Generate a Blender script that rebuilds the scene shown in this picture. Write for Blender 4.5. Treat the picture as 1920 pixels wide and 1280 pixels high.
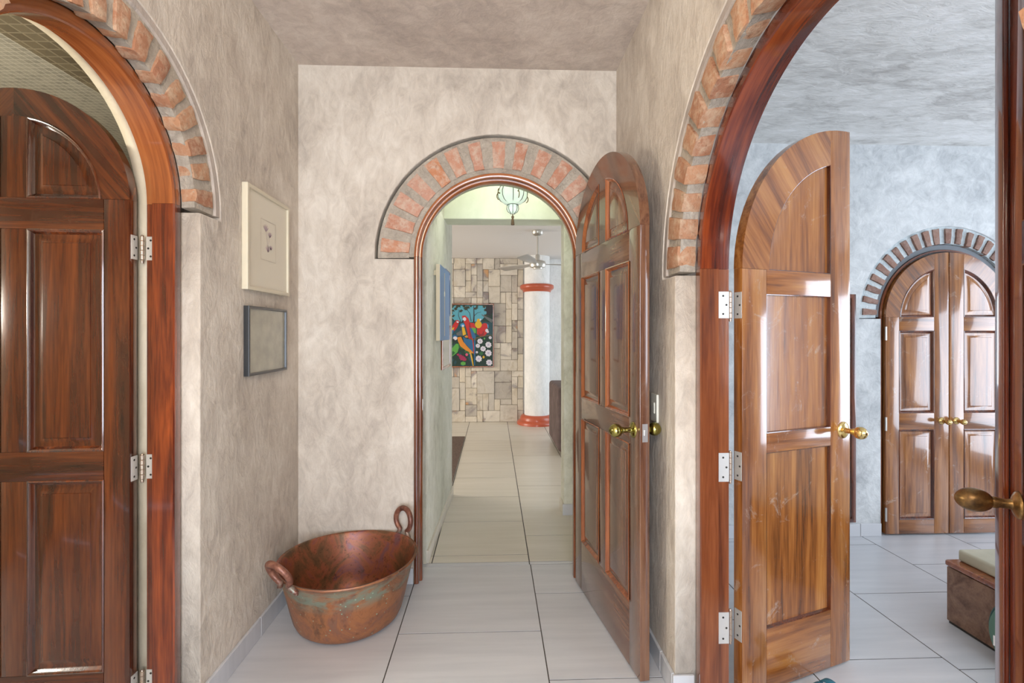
import bpy, bmesh, math, random
from mathutils import Vector, Matrix
random.seed(7)
PI = math.pi
for o in list(bpy.data.objects):
    bpy.data.objects.remove(o)
SC = bpy.context.scene
C = SC.collection

# ------------------------------------------------------------------ camera
TH = math.atan(35/930)
cam_d = bpy.data.cameras.new('camera'); cam = bpy.data.objects.new('camera', cam_d); C.objects.link(cam)
cam.location = (0, 0, 1.35)
cam.rotation_euler = (PI/2, 0, -TH)
cam_d.sensor_fit = 'HORIZONTAL'; cam_d.sensor_width = 36; cam_d.lens = 930/1920*36
cam_d.shift_y = -15/1920
cam_d.clip_start = 0.02; cam_d.clip_end = 100
SC.camera = cam

# ------------------------------------------------------------------ world, lights, exposure
SC.view_settings.view_transform = 'Standard'
SC.view_settings.look = 'None'
SC.view_settings.gamma = 1
SC.view_settings.use_curve_mapping = False
SC.view_settings.exposure = 0.3
w = bpy.data.worlds.new('world'); SC.world = w; w.use_nodes = True
w.node_tree.nodes['Background'].inputs[0].default_value = (0.75, 0.85, 1.0, 1)
w.node_tree.nodes['Background'].inputs[1].default_value = 1.0

def area(name, loc, target, sx, sy, col, energy, spread=180):
    l = bpy.data.lights.new(name, 'AREA'); l.shape = 'RECTANGLE'; l.size = sx; l.size_y = sy
    l.color = col; l.energy = energy; l.spread = math.radians(spread)
    o = bpy.data.objects.new(name, l); C.objects.link(o); o.location = loc
    d = Vector(target) - Vector(loc); o.rotation_euler = d.to_track_quat('-Z', 'Y').to_euler()
    return o
def point(name, loc, col, energy, r=0.12):
    l = bpy.data.lights.new(name, 'POINT'); l.color = col; l.energy = energy; l.shadow_soft_size = r
    o = bpy.data.objects.new(name, l); C.objects.link(o); o.location = loc
    return o
area('window_daylight_hall', (-0.2, -2.3, 1.2), (-0.2, 2.7, 1.55), 1.5, 1.7, (0.76, 0.86, 1.0), 96)
area('fill_light_hall_side', (0.655, -1.0, 1.2), (-1.0, 0.2, 1.1), 1.1, 1.8, (0.82, 0.90, 1.0), 44)  # added fill to brighten the left wall; the right wall has no window here
point('ceiling_lamp_hall', (-0.2, -0.35, 2.15), (1.0, 0.85, 0.67), 50, 0.2)
area('window_daylight_bedroom', (2.6, -1.3, 1.6), (2.3, 3.2, 1.9), 2.6, 1.7, (0.78, 0.87, 1.0), 80)
area('window_daylight_bedroom_side', (4.85, 1.75, 1.2), (2.0, 1.75, 1.7), 1.6, 1.8, (0.76, 0.86, 1.0), 50)
point('fill_light_bathroom', (-2.5, 1.3, 1.5), (1.0, 0.95, 0.84), 48, 0.15)  # added light at mid-room height to lift the mosaic, no fixture
area('window_daylight_living', (-4.1, 5.6, 1.3), (0.3, 5.4, 0.6), 2.2, 2.0, (1.0, 0.87, 0.72), 104)
area('window_daylight_living_side', (3.6, 5.9, 1.4), (0.3, 6.6, 1.2), 2.0, 1.8, (0.84, 0.92, 1.0), 44)
point('fill_light_passage', (0.128, 3.28, 2.60), (1.0, 0.98, 0.92), 5.5, 0.05)  # added fill above the lantern glass to brighten header and passage

# ------------------------------------------------------------------ helpers
def link(o, parent=None):
    C.objects.link(o)
    if parent is not None: o.parent = parent
    return o
def tag(o, label=None, cat=None, group=None, kind=None):
    if label: o['label'] = label
    if cat: o['category'] = cat
    if group: o['group'] = group
    if kind: o['kind'] = kind
    return o
def empty(name, loc=(0,0,0), rz=0, parent=None):
    o = bpy.data.objects.new(name, None); o.empty_display_size = 0.05
    o.location = loc; o.rotation_euler = (0, 0, rz)
    return link(o, parent)
def obj(name, bm, mats, parent=None, smooth=None):
    me = bpy.data.meshes.new(name)
    bmesh.ops.recalc_face_normals(bm, faces=bm.faces)
    bm.to_mesh(me); bm.free()
    for m in (mats if isinstance(mats, (list, tuple)) else [mats]): me.materials.append(m)
    if smooth is not None:
        for p in me.polygons: p.use_smooth = True
        me.set_sharp_from_angle(angle=math.radians(smooth))
    return link(bpy.data.objects.new(name, me), parent)
def box_bm(x0, x1, y0, y1, z0, z1, bev=0, seg=2, bm=None):
    b = bmesh.new() if (bm is None or bev) else bm
    r = bmesh.ops.create_cube(b, size=1)
    for v in r['verts']:
        v.co = Vector(((v.co.x+.5)*(x1-x0)+x0, (v.co.y+.5)*(y1-y0)+y0, (v.co.z+.5)*(z1-z0)+z0))
    if bev:
        bmesh.ops.bevel(b, geom=list(b.edges), offset=bev, segments=seg, affect='EDGES', profile=0.6)
        if bm is not None: merge(bm, b); return bm
    return b
def merge(dst, src):
    me = bpy.data.meshes.new('t'); src.to_mesh(me); src.free(); dst.from_mesh(me); bpy.data.meshes.remove(me)
    return dst
def prism(outer, holes=(), d0=0, d1=0.04, bev=0.0, plane='XZ', seg=1):
    """2-D outline with holes, extruded; plane XZ: depth along y, YZ: depth along x, XY: depth along z"""
    cu = bpy.data.curves.new('t', 'CURVE'); cu.dimensions = '2D'; cu.fill_mode = 'BOTH'
    for pl in [outer] + list(holes):
        s = cu.splines.new('POLY'); s.points.add(len(pl)-1); s.use_cyclic_u = True
        for p, q in zip(s.points, pl): p.co = (q[0], q[1], 0, 1)
    h = abs(d1-d0)/2
    cu.extrude = h - bev; cu.bevel_depth = bev; cu.bevel_resolution = seg; cu.offset = -bev
    o = bpy.data.objects.new('t', cu); C.objects.link(o)
    me = bpy.data.meshes.new_from_object(o)
    bpy.data.objects.remove(o); bpy.data.curves.remove(cu)
    bm = bmesh.new(); bm.from_mesh(me); bpy.data.meshes.remove(me)
    bmesh.ops.remove_doubles(bm, verts=bm.verts, dist=1e-5)
    mid = (d0+d1)/2
    for v in bm.verts:
        x, y, z = v.co
        v.co = {'XZ': (x, z+mid, y), 'YZ': (z+mid, x, y), 'XY': (x, y, z+mid)}[plane]
    return bm
def lathe(prof, n=32, axis='Z', loc=(0,0,0), bm=None, ang=2*PI, cap=True):
    b = bm or bmesh.new(); rings = []
    full = abs(ang-2*PI) < 1e-6
    for r, z in prof:
        ring = []
        for i in range(n if full else n+1):
            a = ang*i/n; x, y = r*math.cos(a), r*math.sin(a)
            p = {'Z': (x, y, z), 'Y': (x, z, y), 'X': (z, x, y)}[axis]
            ring.append(b.verts.new(Vector(p)+Vector(loc)))
        rings.append(ring)
    m = n if full else n
    for a, c in zip(rings, rings[1:]):
        for i in range(m):
            j = (i+1) % len(a)
            b.faces.new((a[i], a[j], c[j], c[i]))
    if cap and prof[0][0] > 1e-4 and full: b.faces.new(rings[0])
    if cap and prof[-1][0] > 1e-4 and full: b.faces.new(list(reversed(rings[-1])))
    bmesh.ops.remove_doubles(b, verts=b.verts, dist=1e-6)
    return b
def tube(pts, r, n=12, bm=None, closed=False, taper=None):
    b = bm or bmesh.new(); P = [Vector(p) for p in pts]; N = len(P); rings = []
    up = Vector((0, 0, 1))
    t0 = (P[1]-P[0]).normalized(); nrm = t0.cross(up)
    if nrm.length < 1e-3: nrm = t0.cross(Vector((1, 0, 0)))
    nrm.normalize()
    for i in range(N):
        a = P[(i-1) % N] if (closed or i > 0) else P[i]; c = P[(i+1) % N] if (closed or i < N-1) else P[i]
        t = (c-a).normalized(); nrm = (nrm - t*nrm.dot(t)).normalized(); bi = t.cross(nrm)
        rr = r*(taper[i] if taper else 1)
        rings.append([b.verts.new(P[i]+nrm*math.cos(2*PI*k/n)*rr+bi*math.sin(2*PI*k/n)*rr) for k in range(n)])
    for i in range(N if closed else N-1):
        a, c = rings[i], rings[(i+1) % N]
        for k in range(n): b.faces.new((a[k], a[(k+1) % n], c[(k+1) % n], c[k]))
    if not closed: b.faces.new(rings[0]); b.faces.new(rings[-1])
    return b
def arc(cx, cz, R, a0, a1, n):
    return [(cx+R*math.cos(a0+(a1-a0)*i/n), cz+R*math.sin(a0+(a1-a0)*i/n)) for i in range(n+1)]
def offset(poly, d):
    """inward offset of a counter-clockwise convex outline"""
    n = len(poly); out = []
    for i in range(n):
        p0, p1, p2 = Vector(poly[i-1]), Vector(poly[i]), Vector(poly[(i+1) % n])
        e0 = (p1-p0).normalized(); e1 = (p2-p1).normalized()
        n0 = Vector((-e0.y, e0.x)); n1 = Vector((-e1.y, e1.x)); b = n0+n1
        out.append(tuple(p1 + b*(d/max(0.35, 1+n0.dot(n1)))))
    return out
def ccw(poly):
    a = sum(poly[i-1][0]*poly[i][1]-poly[i][0]*poly[i-1][1] for i in range(len(poly)))
    return list(poly) if a > 0 else list(reversed(poly))
def loft_out(poly, prof, cap=True, bm=None):
    if callable(poly):
        b = bm or bmesh.new(); rings = [[b.verts.new((p[0], y, p[1])) for p in poly(d)] for d, y in prof]
        for a, c in zip(rings, rings[1:]):
            for i in range(len(a)):
                j = (i+1) % len(a); b.faces.new((a[i], a[j], c[j], c[i]))
        if cap: b.faces.new(rings[-1])
        return b
    return loft_out_(poly, prof, cap, bm)
def loft_out_(poly, prof, cap=True, bm=None):
    """loops of poly offset inwards by d at depth y (local XZ outline, y depth)"""
    b = bm or bmesh.new(); rings = []
    for d, y in prof:
        rings.append([b.verts.new((p[0], y, p[1])) for p in (offset(poly, d) if d else poly)])
    for a, c in zip(rings, rings[1:]):
        for i in range(len(a)):
            j = (i+1) % len(a); b.faces.new((a[i], a[j], c[j], c[i]))
    if cap: b.faces.new(rings[-1])
    return b
def sweep_arch(prof, zs, n=36, legs=True, a0=0.0, a1=PI, z0=0.0, bm=None, place=None, closed=True):
    """profile (r, depth) swept up a leg, round the half circle and down; place((h, z, depth)) -> xyz. UV: u across, v along the grain"""
    b = bm or bmesh.new(); uv = b.loops.layers.uv.verify(); rings = []; L = []
    st = []
    if legs: st += [('a', z0), ('a', (z0+zs)/2)]
    st += [('c', a0+(a1-a0)*i/n) for i in range(n+1)]
    if legs: st += [('b', (z0+zs)/2), ('b', z0)]
    ln = 0; last = None
    for k, t in st:
        ring = []
        for r, d in prof:
            if k == 'a': h, z = r, t
            elif k == 'b': h, z = -r, t
            else: h, z = r*math.cos(t), zs+r*math.sin(t)
            ring.append(b.verts.new(place(h, z, d)))
        c = ring[0].co
        if last is not None: ln += (c-last).length
        last = c.copy(); rings.append(ring); L.append(ln)
    m = len(prof); W = [0]
    for i in range(m): W.append(W[-1]+math.dist(prof[i], prof[(i+1) % m]))
    for i in range(len(rings)-1):
        for k in range(m if closed else m-1):
            j = (k+1) % m
            f = b.faces.new((rings[i][k], rings[i][j], rings[i+1][j], rings[i+1][k]))
            for lp, q in zip(f.loops, ((W[k], L[i]), (W[k+1], L[i]), (W[k+1], L[i+1]), (W[k], L[i+1]))): lp[uv].uv = q
    if closed: b.faces.new(rings[0]); b.faces.new(rings[-1])
    return b

# ------------------------------------------------------------------ materials
class NT:
    def __init__(s, name):
        s.m = bpy.data.materials.new(name); s.m.use_nodes = True; s.t = s.m.node_tree; s.n = s.t.nodes
        s.b = s.n['Principled BSDF']
    def add(s, typ, **kw):
        nd = s.n.new(typ)
        for k, v in kw.items():
            if k in nd.inputs: nd.inputs[k].default_value = v
            else: setattr(nd, k, v)
        return nd
    def l(s, a, b): s.t.links.new(a, b)
    def ramp(s, fac, stops, interp='LINEAR'):
        r = s.n.new('ShaderNodeValToRGB'); r.color_ramp.interpolation = interp
        e = r.color_ramp.elements
        while len(e) < len(stops): e.new(0.5)
        for q, (p, c) in zip(e, stops): q.position = p; q.color = (*c, 1) if len(c) == 3 else c
        s.l(fac, r.inputs[0]); return r
    def mix(s, fac, a, b, mode='MIX'):
        m = s.n.new('ShaderNodeMix'); m.data_type = 'RGBA'; m.blend_type = mode
        for sock, v in ((m.inputs[0], fac), (m.inputs[6], a), (m.inputs[7], b)):
            if hasattr(v, 'is_output'): s.l(v, sock)
            elif isinstance(v, (int, float)): sock.default_value = v
            else: sock.default_value = (*v, 1)
        return m.outputs[2]
    def bump(s, h, strength, dist, prev=None):
        b = s.n.new('ShaderNodeBump'); b.inputs['Strength'].default_value = strength; b.inputs['Distance'].default_value = dist
        s.l(h, b.inputs['Height'])
        if prev is not None: s.l(prev, b.inputs['Normal'])
        s.l(b.outputs[0], s.b.inputs['Normal']); return b.outputs[0]
def srgb(*c):
    return tuple(((x/255)/12.92 if x/255 <= 0.04045 else ((x/255+0.055)/1.055)**2.4) for x in c)
def flat(name, col, rough=0.5, metal=0.0, coat=0.0):
    t = NT(name); t.b.inputs['Base Color'].default_value = (*col, 1); t.b.inputs['Roughness'].default_value = rough
    t.b.inputs['Metallic'].default_value = metal; t.b.inputs['Coat Weight'].default_value = coat
    return t.m
def plaster(name, dark, mid, light, rough=0.75, bump=0.35, scale=2.2, stretch=(1, 1, 0.55), fine=45):
    t = NT(name); tc = t.add('ShaderNodeTexCoord')
    mp = t.add('ShaderNodeMapping'); mp.inputs['Scale'].default_value = stretch; t.l(tc.outputs['Object'], mp.inputs[0])
    n1 = t.add('ShaderNodeTexNoise', Scale=scale, Detail=9, Roughness=0.66, Distortion=0.6); t.l(mp.outputs[0], n1.inputs[0])
    n2 = t.add('ShaderNodeTexNoise', Scale=scale*5, Detail=8, Roughness=0.7, Distortion=0.9); t.l(mp.outputs[0], n2.inputs[0])
    mx = t.mix(0.42, n1.outputs['Fac'], n2.outputs['Fac'])
    r = t.ramp(mx, [(0.34, dark), (0.5, mid), (0.64, light)])
    t.l(r.outputs[0], t.b.inputs['Base Color']); t.b.inputs['Roughness'].default_value = rough
    n3 = t.add('ShaderNodeTexNoise', Scale=fine, Detail=6, Roughness=0.6); t.l(mp.outputs[0], n3.inputs[0])
    p = t.bump(n3.outputs['Fac'], bump, 0.006)
    t.bump(n2.outputs['Fac'], bump, 0.012, p)
    return t.m
def wood(name, dark, mid, light, axis='V', rough=0.24, coat=0.75, worn=0.0, freq=1.0):
    t = NT(name); tc = t.add('ShaderNodeTexCoord'); oi = t.add('ShaderNodeObjectInfo')
    src = tc.outputs['UV'] if axis == 'UV' else tc.outputs['Object']
    mp = t.add('ShaderNodeMapping')
    if axis == 'D': mp.inputs['Rotation'].default_value = (0, math.radians(40), 0)
    if axis == 'E': mp.inputs['Rotation'].default_value = (0, math.radians(-40), 0)
    t.l(src, mp.inputs[0])
    add = t.add('ShaderNodeVectorMath', operation='ADD'); sc = t.add('ShaderNodeVectorMath', operation='SCALE')
    cb = t.add('ShaderNodeCombineXYZ'); 
    for k in (0, 1, 2): t.l(oi.outputs['Random'], cb.inputs[k])
    t.l(cb.outputs[0], sc.inputs[0]); sc.inputs['Scale'].default_value = 9.0
    t.l(mp.outputs[0], add.inputs[0]); t.l(sc.outputs[0], add.inputs[1])
    m2 = t.add('ShaderNodeMapping'); g = (14*freq, 14*freq, 0.8*freq)
    m2.inputs['Scale'].default_value = {'V': g, 'D': g, 'E': g, 'H': (0.8*freq, 14*freq, 14*freq), 'UV': (14*freq, 0.8*freq, 1)}[axis]
    t.l(add.outputs[0], m2.inputs[0])
    n1 = t.add('ShaderNodeTexNoise', Scale=1.0, Detail=5, Roughness=0.55, Distortion=1.3); t.l(m2.outputs[0], n1.inputs[0])
    m3 = t.add('ShaderNodeMapping'); m3.inputs['Scale'].default_value = (9, 9, 9) if axis != 'UV' else (9, 9, 1)
    t.l(m2.outputs[0], m3.inputs[0])
    n2 = t.add('ShaderNodeTexNoise', Scale=1.0, Detail=3, Roughness=0.5); t.l(m3.outputs[0], n2.inputs[0])
    mx = t.mix(0.28, n1.outputs['Fac'], n2.outputs['Fac'])
    r = t.ramp(mx, [(0.33, dark), (0.48, mid), (0.66, light)])
    col = r.outputs[0]
    if worn:
        nw = t.add('ShaderNodeTexNoise', Scale=6.5, Detail=11, Roughness=0.78, Distortion=1.2); t.l(add.outputs[0], nw.inputs[0])
        rw = t.ramp(nw.outputs['Fac'], [(0.585, (0, 0, 0)), (0.66, (worn, worn, worn))])
        col = t.mix(rw.outputs[0], col, (0.42, 0.34, 0.27))
    t.l(col, t.b.inputs['Base Color'])
    rr = t.ramp(n1.outputs['Fac'], [(0.3, (rough*1.3,)*3), (0.7, (rough*0.8,)*3)]); t.l(rr.outputs[0], t.b.inputs['Roughness'])
    t.b.inputs['Coat Weight'].default_value = coat; t.b.inputs['Coat Roughness'].default_value = 0.07; t.b.inputs['Coat IOR'].default_value = 1.6
    nb = t.add('ShaderNodeTexNoise', Scale=6, Detail=2); t.l(add.outputs[0], nb.inputs[0])
    p = t.bump(nb.outputs['Fac'], 0.12, 0.01); t.bump(n2.outputs['Fac'], 0.08, 0.002, p)
    return t.m
def woodset(name, d, m, l, **kw):
    return {a: wood(name+'_'+a.lower(), srgb(*d), srgb(*m), srgb(*l), a, **kw) for a in ('V', 'H', 'D', 'E', 'UV')}
W_DARK = woodset('dark_mahogany', (34, 12, 7), (80, 35, 16), (118, 60, 27), rough=0.22)
W_RED = woodset('red_mahogany', (50, 15, 8), (98, 38, 18), (136, 66, 34), rough=0.2)
W_ORANGE = woodset('amber_mahogany', (84, 38, 16), (130, 68, 34), (162, 96, 52), rough=0.22)
W_HONEY = woodset('honey_parota', (84, 44, 16), (138, 82, 36), (172, 116, 60), rough=0.2, worn=0.55)
W_MID = woodset('brown_parota', (62, 34, 22), (98, 64, 46), (126, 90, 66), rough=0.2, worn=0.12)
W_CLOSET = woodset('weathered_parota', (72, 40, 16), (124, 74, 34), (160, 106, 56), rough=0.22, worn=0.5)
P_HALL = plaster('hall_plaster', srgb(164, 152, 140), srgb(200, 189, 175), srgb(220, 211, 198), scale=3.2, bump=0.6)
P_BAND = plaster('grey_plaster_band', srgb(146, 134, 126), srgb(172, 160, 150), srgb(190, 178, 166), bump=0.6)
P_CEIL = plaster('hall_ceiling_plaster', srgb(168, 155, 145), srgb(198, 184, 172), srgb(216, 204, 192), scale=3, stretch=(1, 1, 1))
P_BED = plaster('bedroom_plaster', srgb(150, 152, 154), srgb(188, 190, 190), srgb(212, 213, 212), bump=0.6, scale=2.6, stretch=(1, 1, 1))
P_BEDC = plaster('bedroom_ceiling_plaster', srgb(160, 156, 152), srgb(214, 212, 208), srgb(234, 232, 230), bump=0.7, scale=2.4, stretch=(0.6, 1.3, 1))
P_GREEN = plaster('pale_green_plaster', srgb(186, 184, 166), srgb(211, 210, 194), srgb(226, 225, 212), bump=0.7, scale=4, stretch=(1, 1, 0.7), fine=30)
P_GREENS = plaster('smooth_green_plaster', srgb(216, 220, 200), srgb(224, 229, 208), srgb(230, 234, 215), bump=0.06)
P_WHITE = plaster('rough_white_plaster', srgb(214, 216, 214), srgb(232, 232, 230), srgb(242, 242, 240), bump=0.9, scale=5, fine=14)
P_LIVC = flat('smooth_white_ceiling_paint', srgb(214, 210, 206), 0.8)
P_CREAM = plaster('cream_plaster', srgb(190, 176, 150), srgb(208, 196, 172), srgb(222, 212, 190), bump=0.1)
def tile_mat(name, a, b):
    t = NT(name); tc = t.add('ShaderNodeTexCoord'); mp = t.add('ShaderNodeMapping'); mp.inputs['Scale'].default_value = (1.2, 14, 1)
    t.l(tc.outputs['Object'], mp.inputs[0]); n = t.add('ShaderNodeTexNoise', Scale=1.2, Detail=6, Roughness=0.6); t.l(mp.outputs[0], n.inputs[0])
    r = t.ramp(n.outputs['Fac'], [(0.3, a), (0.7, b)]); geo = t.add('ShaderNodeNewGeometry')
    r2 = t.ramp(geo.outputs['Random Per Island'], [(0, (0.96,)*3), (1, (1.0,)*3)])
    t.l(t.mix(1.0, r.outputs[0], r2.outputs[0], 'MULTIPLY'), t.b.inputs['Base Color'])
    t.b.inputs['Roughness'].default_value = 0.32
    return t.m
TILE = tile_mat('grey_white_floor_tile', srgb(188, 190, 194), srgb(203, 204, 207))
TILE_P = tile_mat('cream_floor_tile', srgb(196, 190, 176), srgb(208, 202, 190))
GROUT = flat('dark_grout', srgb(72, 68, 64), 0.9)
def brick_mat(name, cols, pale):
    t = NT(name); geo = t.add('ShaderNodeNewGeometry'); tc = t.add('ShaderNodeTexCoord')
    n = t.add('ShaderNodeTexNoise', Scale=26, Detail=8, Roughness=0.7); t.l(tc.outputs['Object'], n.inputs[0])
    n2 = t.add('ShaderNodeTexNoise', Scale=70, Detail=6, Roughness=0.7); t.l(tc.outputs['Object'], n2.inputs[0])
    r1 = t.ramp(geo.outputs['Random Per Island'], [(0, cols[0]), (0.5, cols[1]), (1, cols[2])])
    r2 = t.ramp(n.outputs['Fac'], [(0.44, (0, 0, 0)), (0.62, (0.8, 0.8, 0.8))])
    c = t.mix(r2.outputs[0], r1.outputs[0], pale)
    r3 = t.ramp(n2.outputs['Fac'], [(0.30, (0.45,)*3), (0.42, (1, 1, 1))])
    t.l(t.mix(0.8, c, r3.outputs[0], 'MULTIPLY'), t.b.inputs['Base Color']); t.b.inputs['Roughness'].default_value = 0.75
    p = t.bump(n2.outputs['Fac'], 0.7, 0.006); t.bump(n.outputs['Fac'], 0.6, 0.012, p)
    return t.m
BR_SIDE = brick_mat('orange_brick', [srgb(160, 108, 80), srgb(184, 134, 98), srgb(166, 120, 92)], srgb(196, 168, 140))
BR_BACK = brick_mat('pink_brick', [srgb(184, 124, 96), srgb(194, 146, 124), srgb(194, 128, 88)], srgb(204, 180, 160))
BR_CLOSET = brick_mat('dark_brown_brick', [srgb(104, 76, 66), srgb(128, 94, 80), srgb(142, 108, 92)], srgb(150, 124, 112))
MORTAR = plaster('brick_mortar', srgb(158, 146, 132), srgb(186, 174, 158), srgb(204, 194, 178), bump=0.9, scale=12, stretch=(1, 1, 1), fine=60)
MORTAR_B = plaster('pale_blue_mortar', srgb(170, 182, 186), srgb(196, 204, 206), srgb(212, 218, 218), bump=0.9, scale=12, stretch=(1, 1, 1), fine=60)
BRASS = flat('polished_brass', (0.78, 0.55, 0.22), 0.16, 1.0)
BRASS_OLD = NT('tarnished_brass'); _t = BRASS_OLD
_n = _t.add('ShaderNodeTexNoise', Scale=28, Detail=8, Roughness=0.7); _c = _t.add('ShaderNodeTexCoord'); _t.l(_c.outputs['Object'], _n.inputs[0])
_r = _t.ramp(_n.outputs['Fac'], [(0.35, (0.10, 0.06, 0.03)), (0.55, (0.32, 0.19, 0.07)), (0.7, (0.50, 0.32, 0.13))]); _t.l(_r.outputs[0], _t.b.inputs['Base Color'])
_t.b.inputs['Metallic'].default_value = 0.85; _t.b.inputs['Roughness'].default_value = 0.33; BRASS_OLD = _t.m
HINGE_PIN = flat('coppery_hinge_barrel', (0.50, 0.40, 0.32), 0.35, 0.85)
BRASS_G = flat('green_tinted_brass', (0.38, 0.34, 0.10), 0.14, 1.0)
STEEL = flat('satin_steel', (0.62, 0.60, 0.57), 0.32, 0.9)
STEEL_L = flat('pale_zinc_hinge_plate', (0.72, 0.71, 0.68), 0.42, 0.6)
DARKM = flat('dark_screw_recess', (0.04, 0.035, 0.03), 0.5, 0.5)

# ------------------------------------------------------------------ structure: floors
def tile_floor(name, cols, z=0.0, mats=(TILE, GROUT), gap=0.0022, clip=None):
    bm = bmesh.new()
    xs = [c[0] for c in cols]+[c[1] for c in cols]; ys = [y for c in cols for y in c[2]]
    b0 = box_bm(min(xs), max(xs), min(ys), max(ys), z-0.05, z-0.0015)
    for f in b0.faces: f.material_index = 1
    merge(bm, b0)
    for x0, x1, yy in cols:
        for a, b in zip(yy, yy[1:]):
            vs = [bm.verts.new(p) for p in ((x0+gap, a+gap, z), (x1-gap, a+gap, z), (x1-gap, b-gap, z), (x0+gap, b-gap, z))]
            lo = [bm.verts.new((v.co.x, v.co.y, z-0.0015)) for v in vs]
            bm.faces.new(vs)
            for i in range(4): bm.faces.new((vs[i], vs[(i+1) % 4], lo[(i+1) % 4], lo[i]))
    o = obj(name, bm, list(mats)); return o
def steps(a, b, pitch, ref):
    k = math.ceil((a-ref)/pitch+1e-6); out = [a]
    y = ref+k*pitch
    while y < b-1e-3:
        if y-a > 0.02: out.append(y)
        y += pitch
    out.append(b); return out
T = 0.645
yb = 2.895
cols = []
x = 0.217-3*T
edges = [-1.3, 0.217-2*T, 0.217-T, 0.217, 0.80]
refs = [2.247, 2.571, 2.247, 2.571]
for i in range(4): cols.append((edges[i], edges[i+1], steps(-2.4, yb, T, refs[i])))
fl = tile_floor('floor', cols, gap=0.0026); tag(fl, 'pale grey square tile floor of the hallway', kind='structure')
strip = [(-1.3, 0.212, [yb, 2.932]), (0.212, 0.80, [yb, 2.932])]
fs = tile_floor('floor_threshold', strip, gap=0.003); tag(fs, 'narrow tile strip under the rear archway', kind='structure')
pc = [(-3.6, -1.45, steps(2.932, 7.9, 0.54, 3.567)), (-1.45, -0.91, steps(2.932, 7.9, 0.54, 3.30)), (-0.91, -0.362, steps(2.932, 7.9, 0.54, 3.567)),
      (-0.362, 0.213, steps(2.932, 7.9, 0.54, 3.567)), (0.213, 0.74, steps(2.932, 7.9, 1.08, 3.31)), (0.74, 1.3, steps(3.70, 7.9, 0.54, 3.567)), (1.3, 3.6, steps(3.70, 7.9, 0.54, 3.3))]
fp = tile_floor('floor_living', pc, mats=(TILE_P, GROUT), gap=0.0032); tag(fp, 'cream tile floor of the corridor and living room', kind='structure')
bc = []
xe = [0.80, 1.27, 1.87, 2.45, 3.05, 3.65, 4.25, 4.9]; rf = [2.3, 2.0, 2.505, 2.23, 2.505, 2.23, 2.505]
for i in range(7): bc.append((xe[i], xe[i+1], steps(-1.4, 3.3, 0.58, rf[i])))
fb = tile_floor('floor_bedroom', bc, gap=0.0028); tag(fb, 'pale tile floor of the bedroom', kind='structure')
fbt = tile_floor('floor_bathroom', [(-3.0, -2.2, steps(-0.4, 3.0, 0.6, 1.0)), (-2.2, -1.3, steps(-0.4, 3.0, 0.6, 1.3))]); tag(fbt, kind='structure')

# ------------------------------------------------------------------ structure: walls
XL, XR, YB = -1.045, 0.675, 2.70
HC = 2.79
def arch_cut(cx, zs, rw, rb, dz=0.0, n=32):
    """opening outline: straight legs at rw, widening to the brick ring rb above the spring line"""
    return [(cx-rw, -0.001), (cx+rw, -0.001), (cx+rw, zs-dz), (cx+rb, zs-dz)] + arc(cx, zs, rb, 0, PI, n) + [(cx-rb, zs-dz), (cx-rw, zs-dz)]
def wall_poly(a0, a1, z1, cut):
    """rect a0..a1 x 0..z1 with an opening touching the floor"""
    c = sorted([cut[0], cut[1]], key=lambda p: p[0])
    up = list(reversed(cut[2:]))
    pl = [(a0, 0), (c[0][0], 0)] + up + [(c[1][0], 0), (a1, 0), (a1, z1), (a0, z1)]
    return [p for i, p in enumerate(pl) if math.dist(p, pl[i-1]) > 1e-5]
LY, LZ, LR = 1.40, 1.80, 0.36      # left arch: centre along y, spring height, clear radius
RY, RZ, RR = 1.19, 1.585, 0.58
CX, CZ, CR = 0.0275, 1.765, 0.415
# left wall
wl = obj('wall_left', prism(wall_poly(-2.4, YB+0.1, HC+0.05, arch_cut(LY, LZ-0.005, 0.41, 0.545, 0.015)), (), XL-0.155, XL, 0.004, 'YZ', 2), P_HALL)
tag(wl, 'mottled beige plaster wall with two hanging frames', kind='structure')
wr = obj('wall_right', prism(wall_poly(-2.4, YB+0.1, HC+0.05, arch_cut(RY, RZ-0.005, 0.63, 0.769, 0.015)), (), XR, XR+0.175, 0.004, 'YZ', 2), P_HALL)
tag(wr, 'mottled plaster wall around the wide bedroom arch', kind='structure')
wb = obj('wall_back', prism(wall_poly(XL-0.1, XR+0.12, HC+0.05, arch_cut(CX, CZ, 0.457, 0.668, 0.012)), (), YB, YB+0.10, 0.006, 'XZ', 2), P_HALL)
tag(wb, 'mottled plaster end wall around the brick archway', kind='structure')
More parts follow.
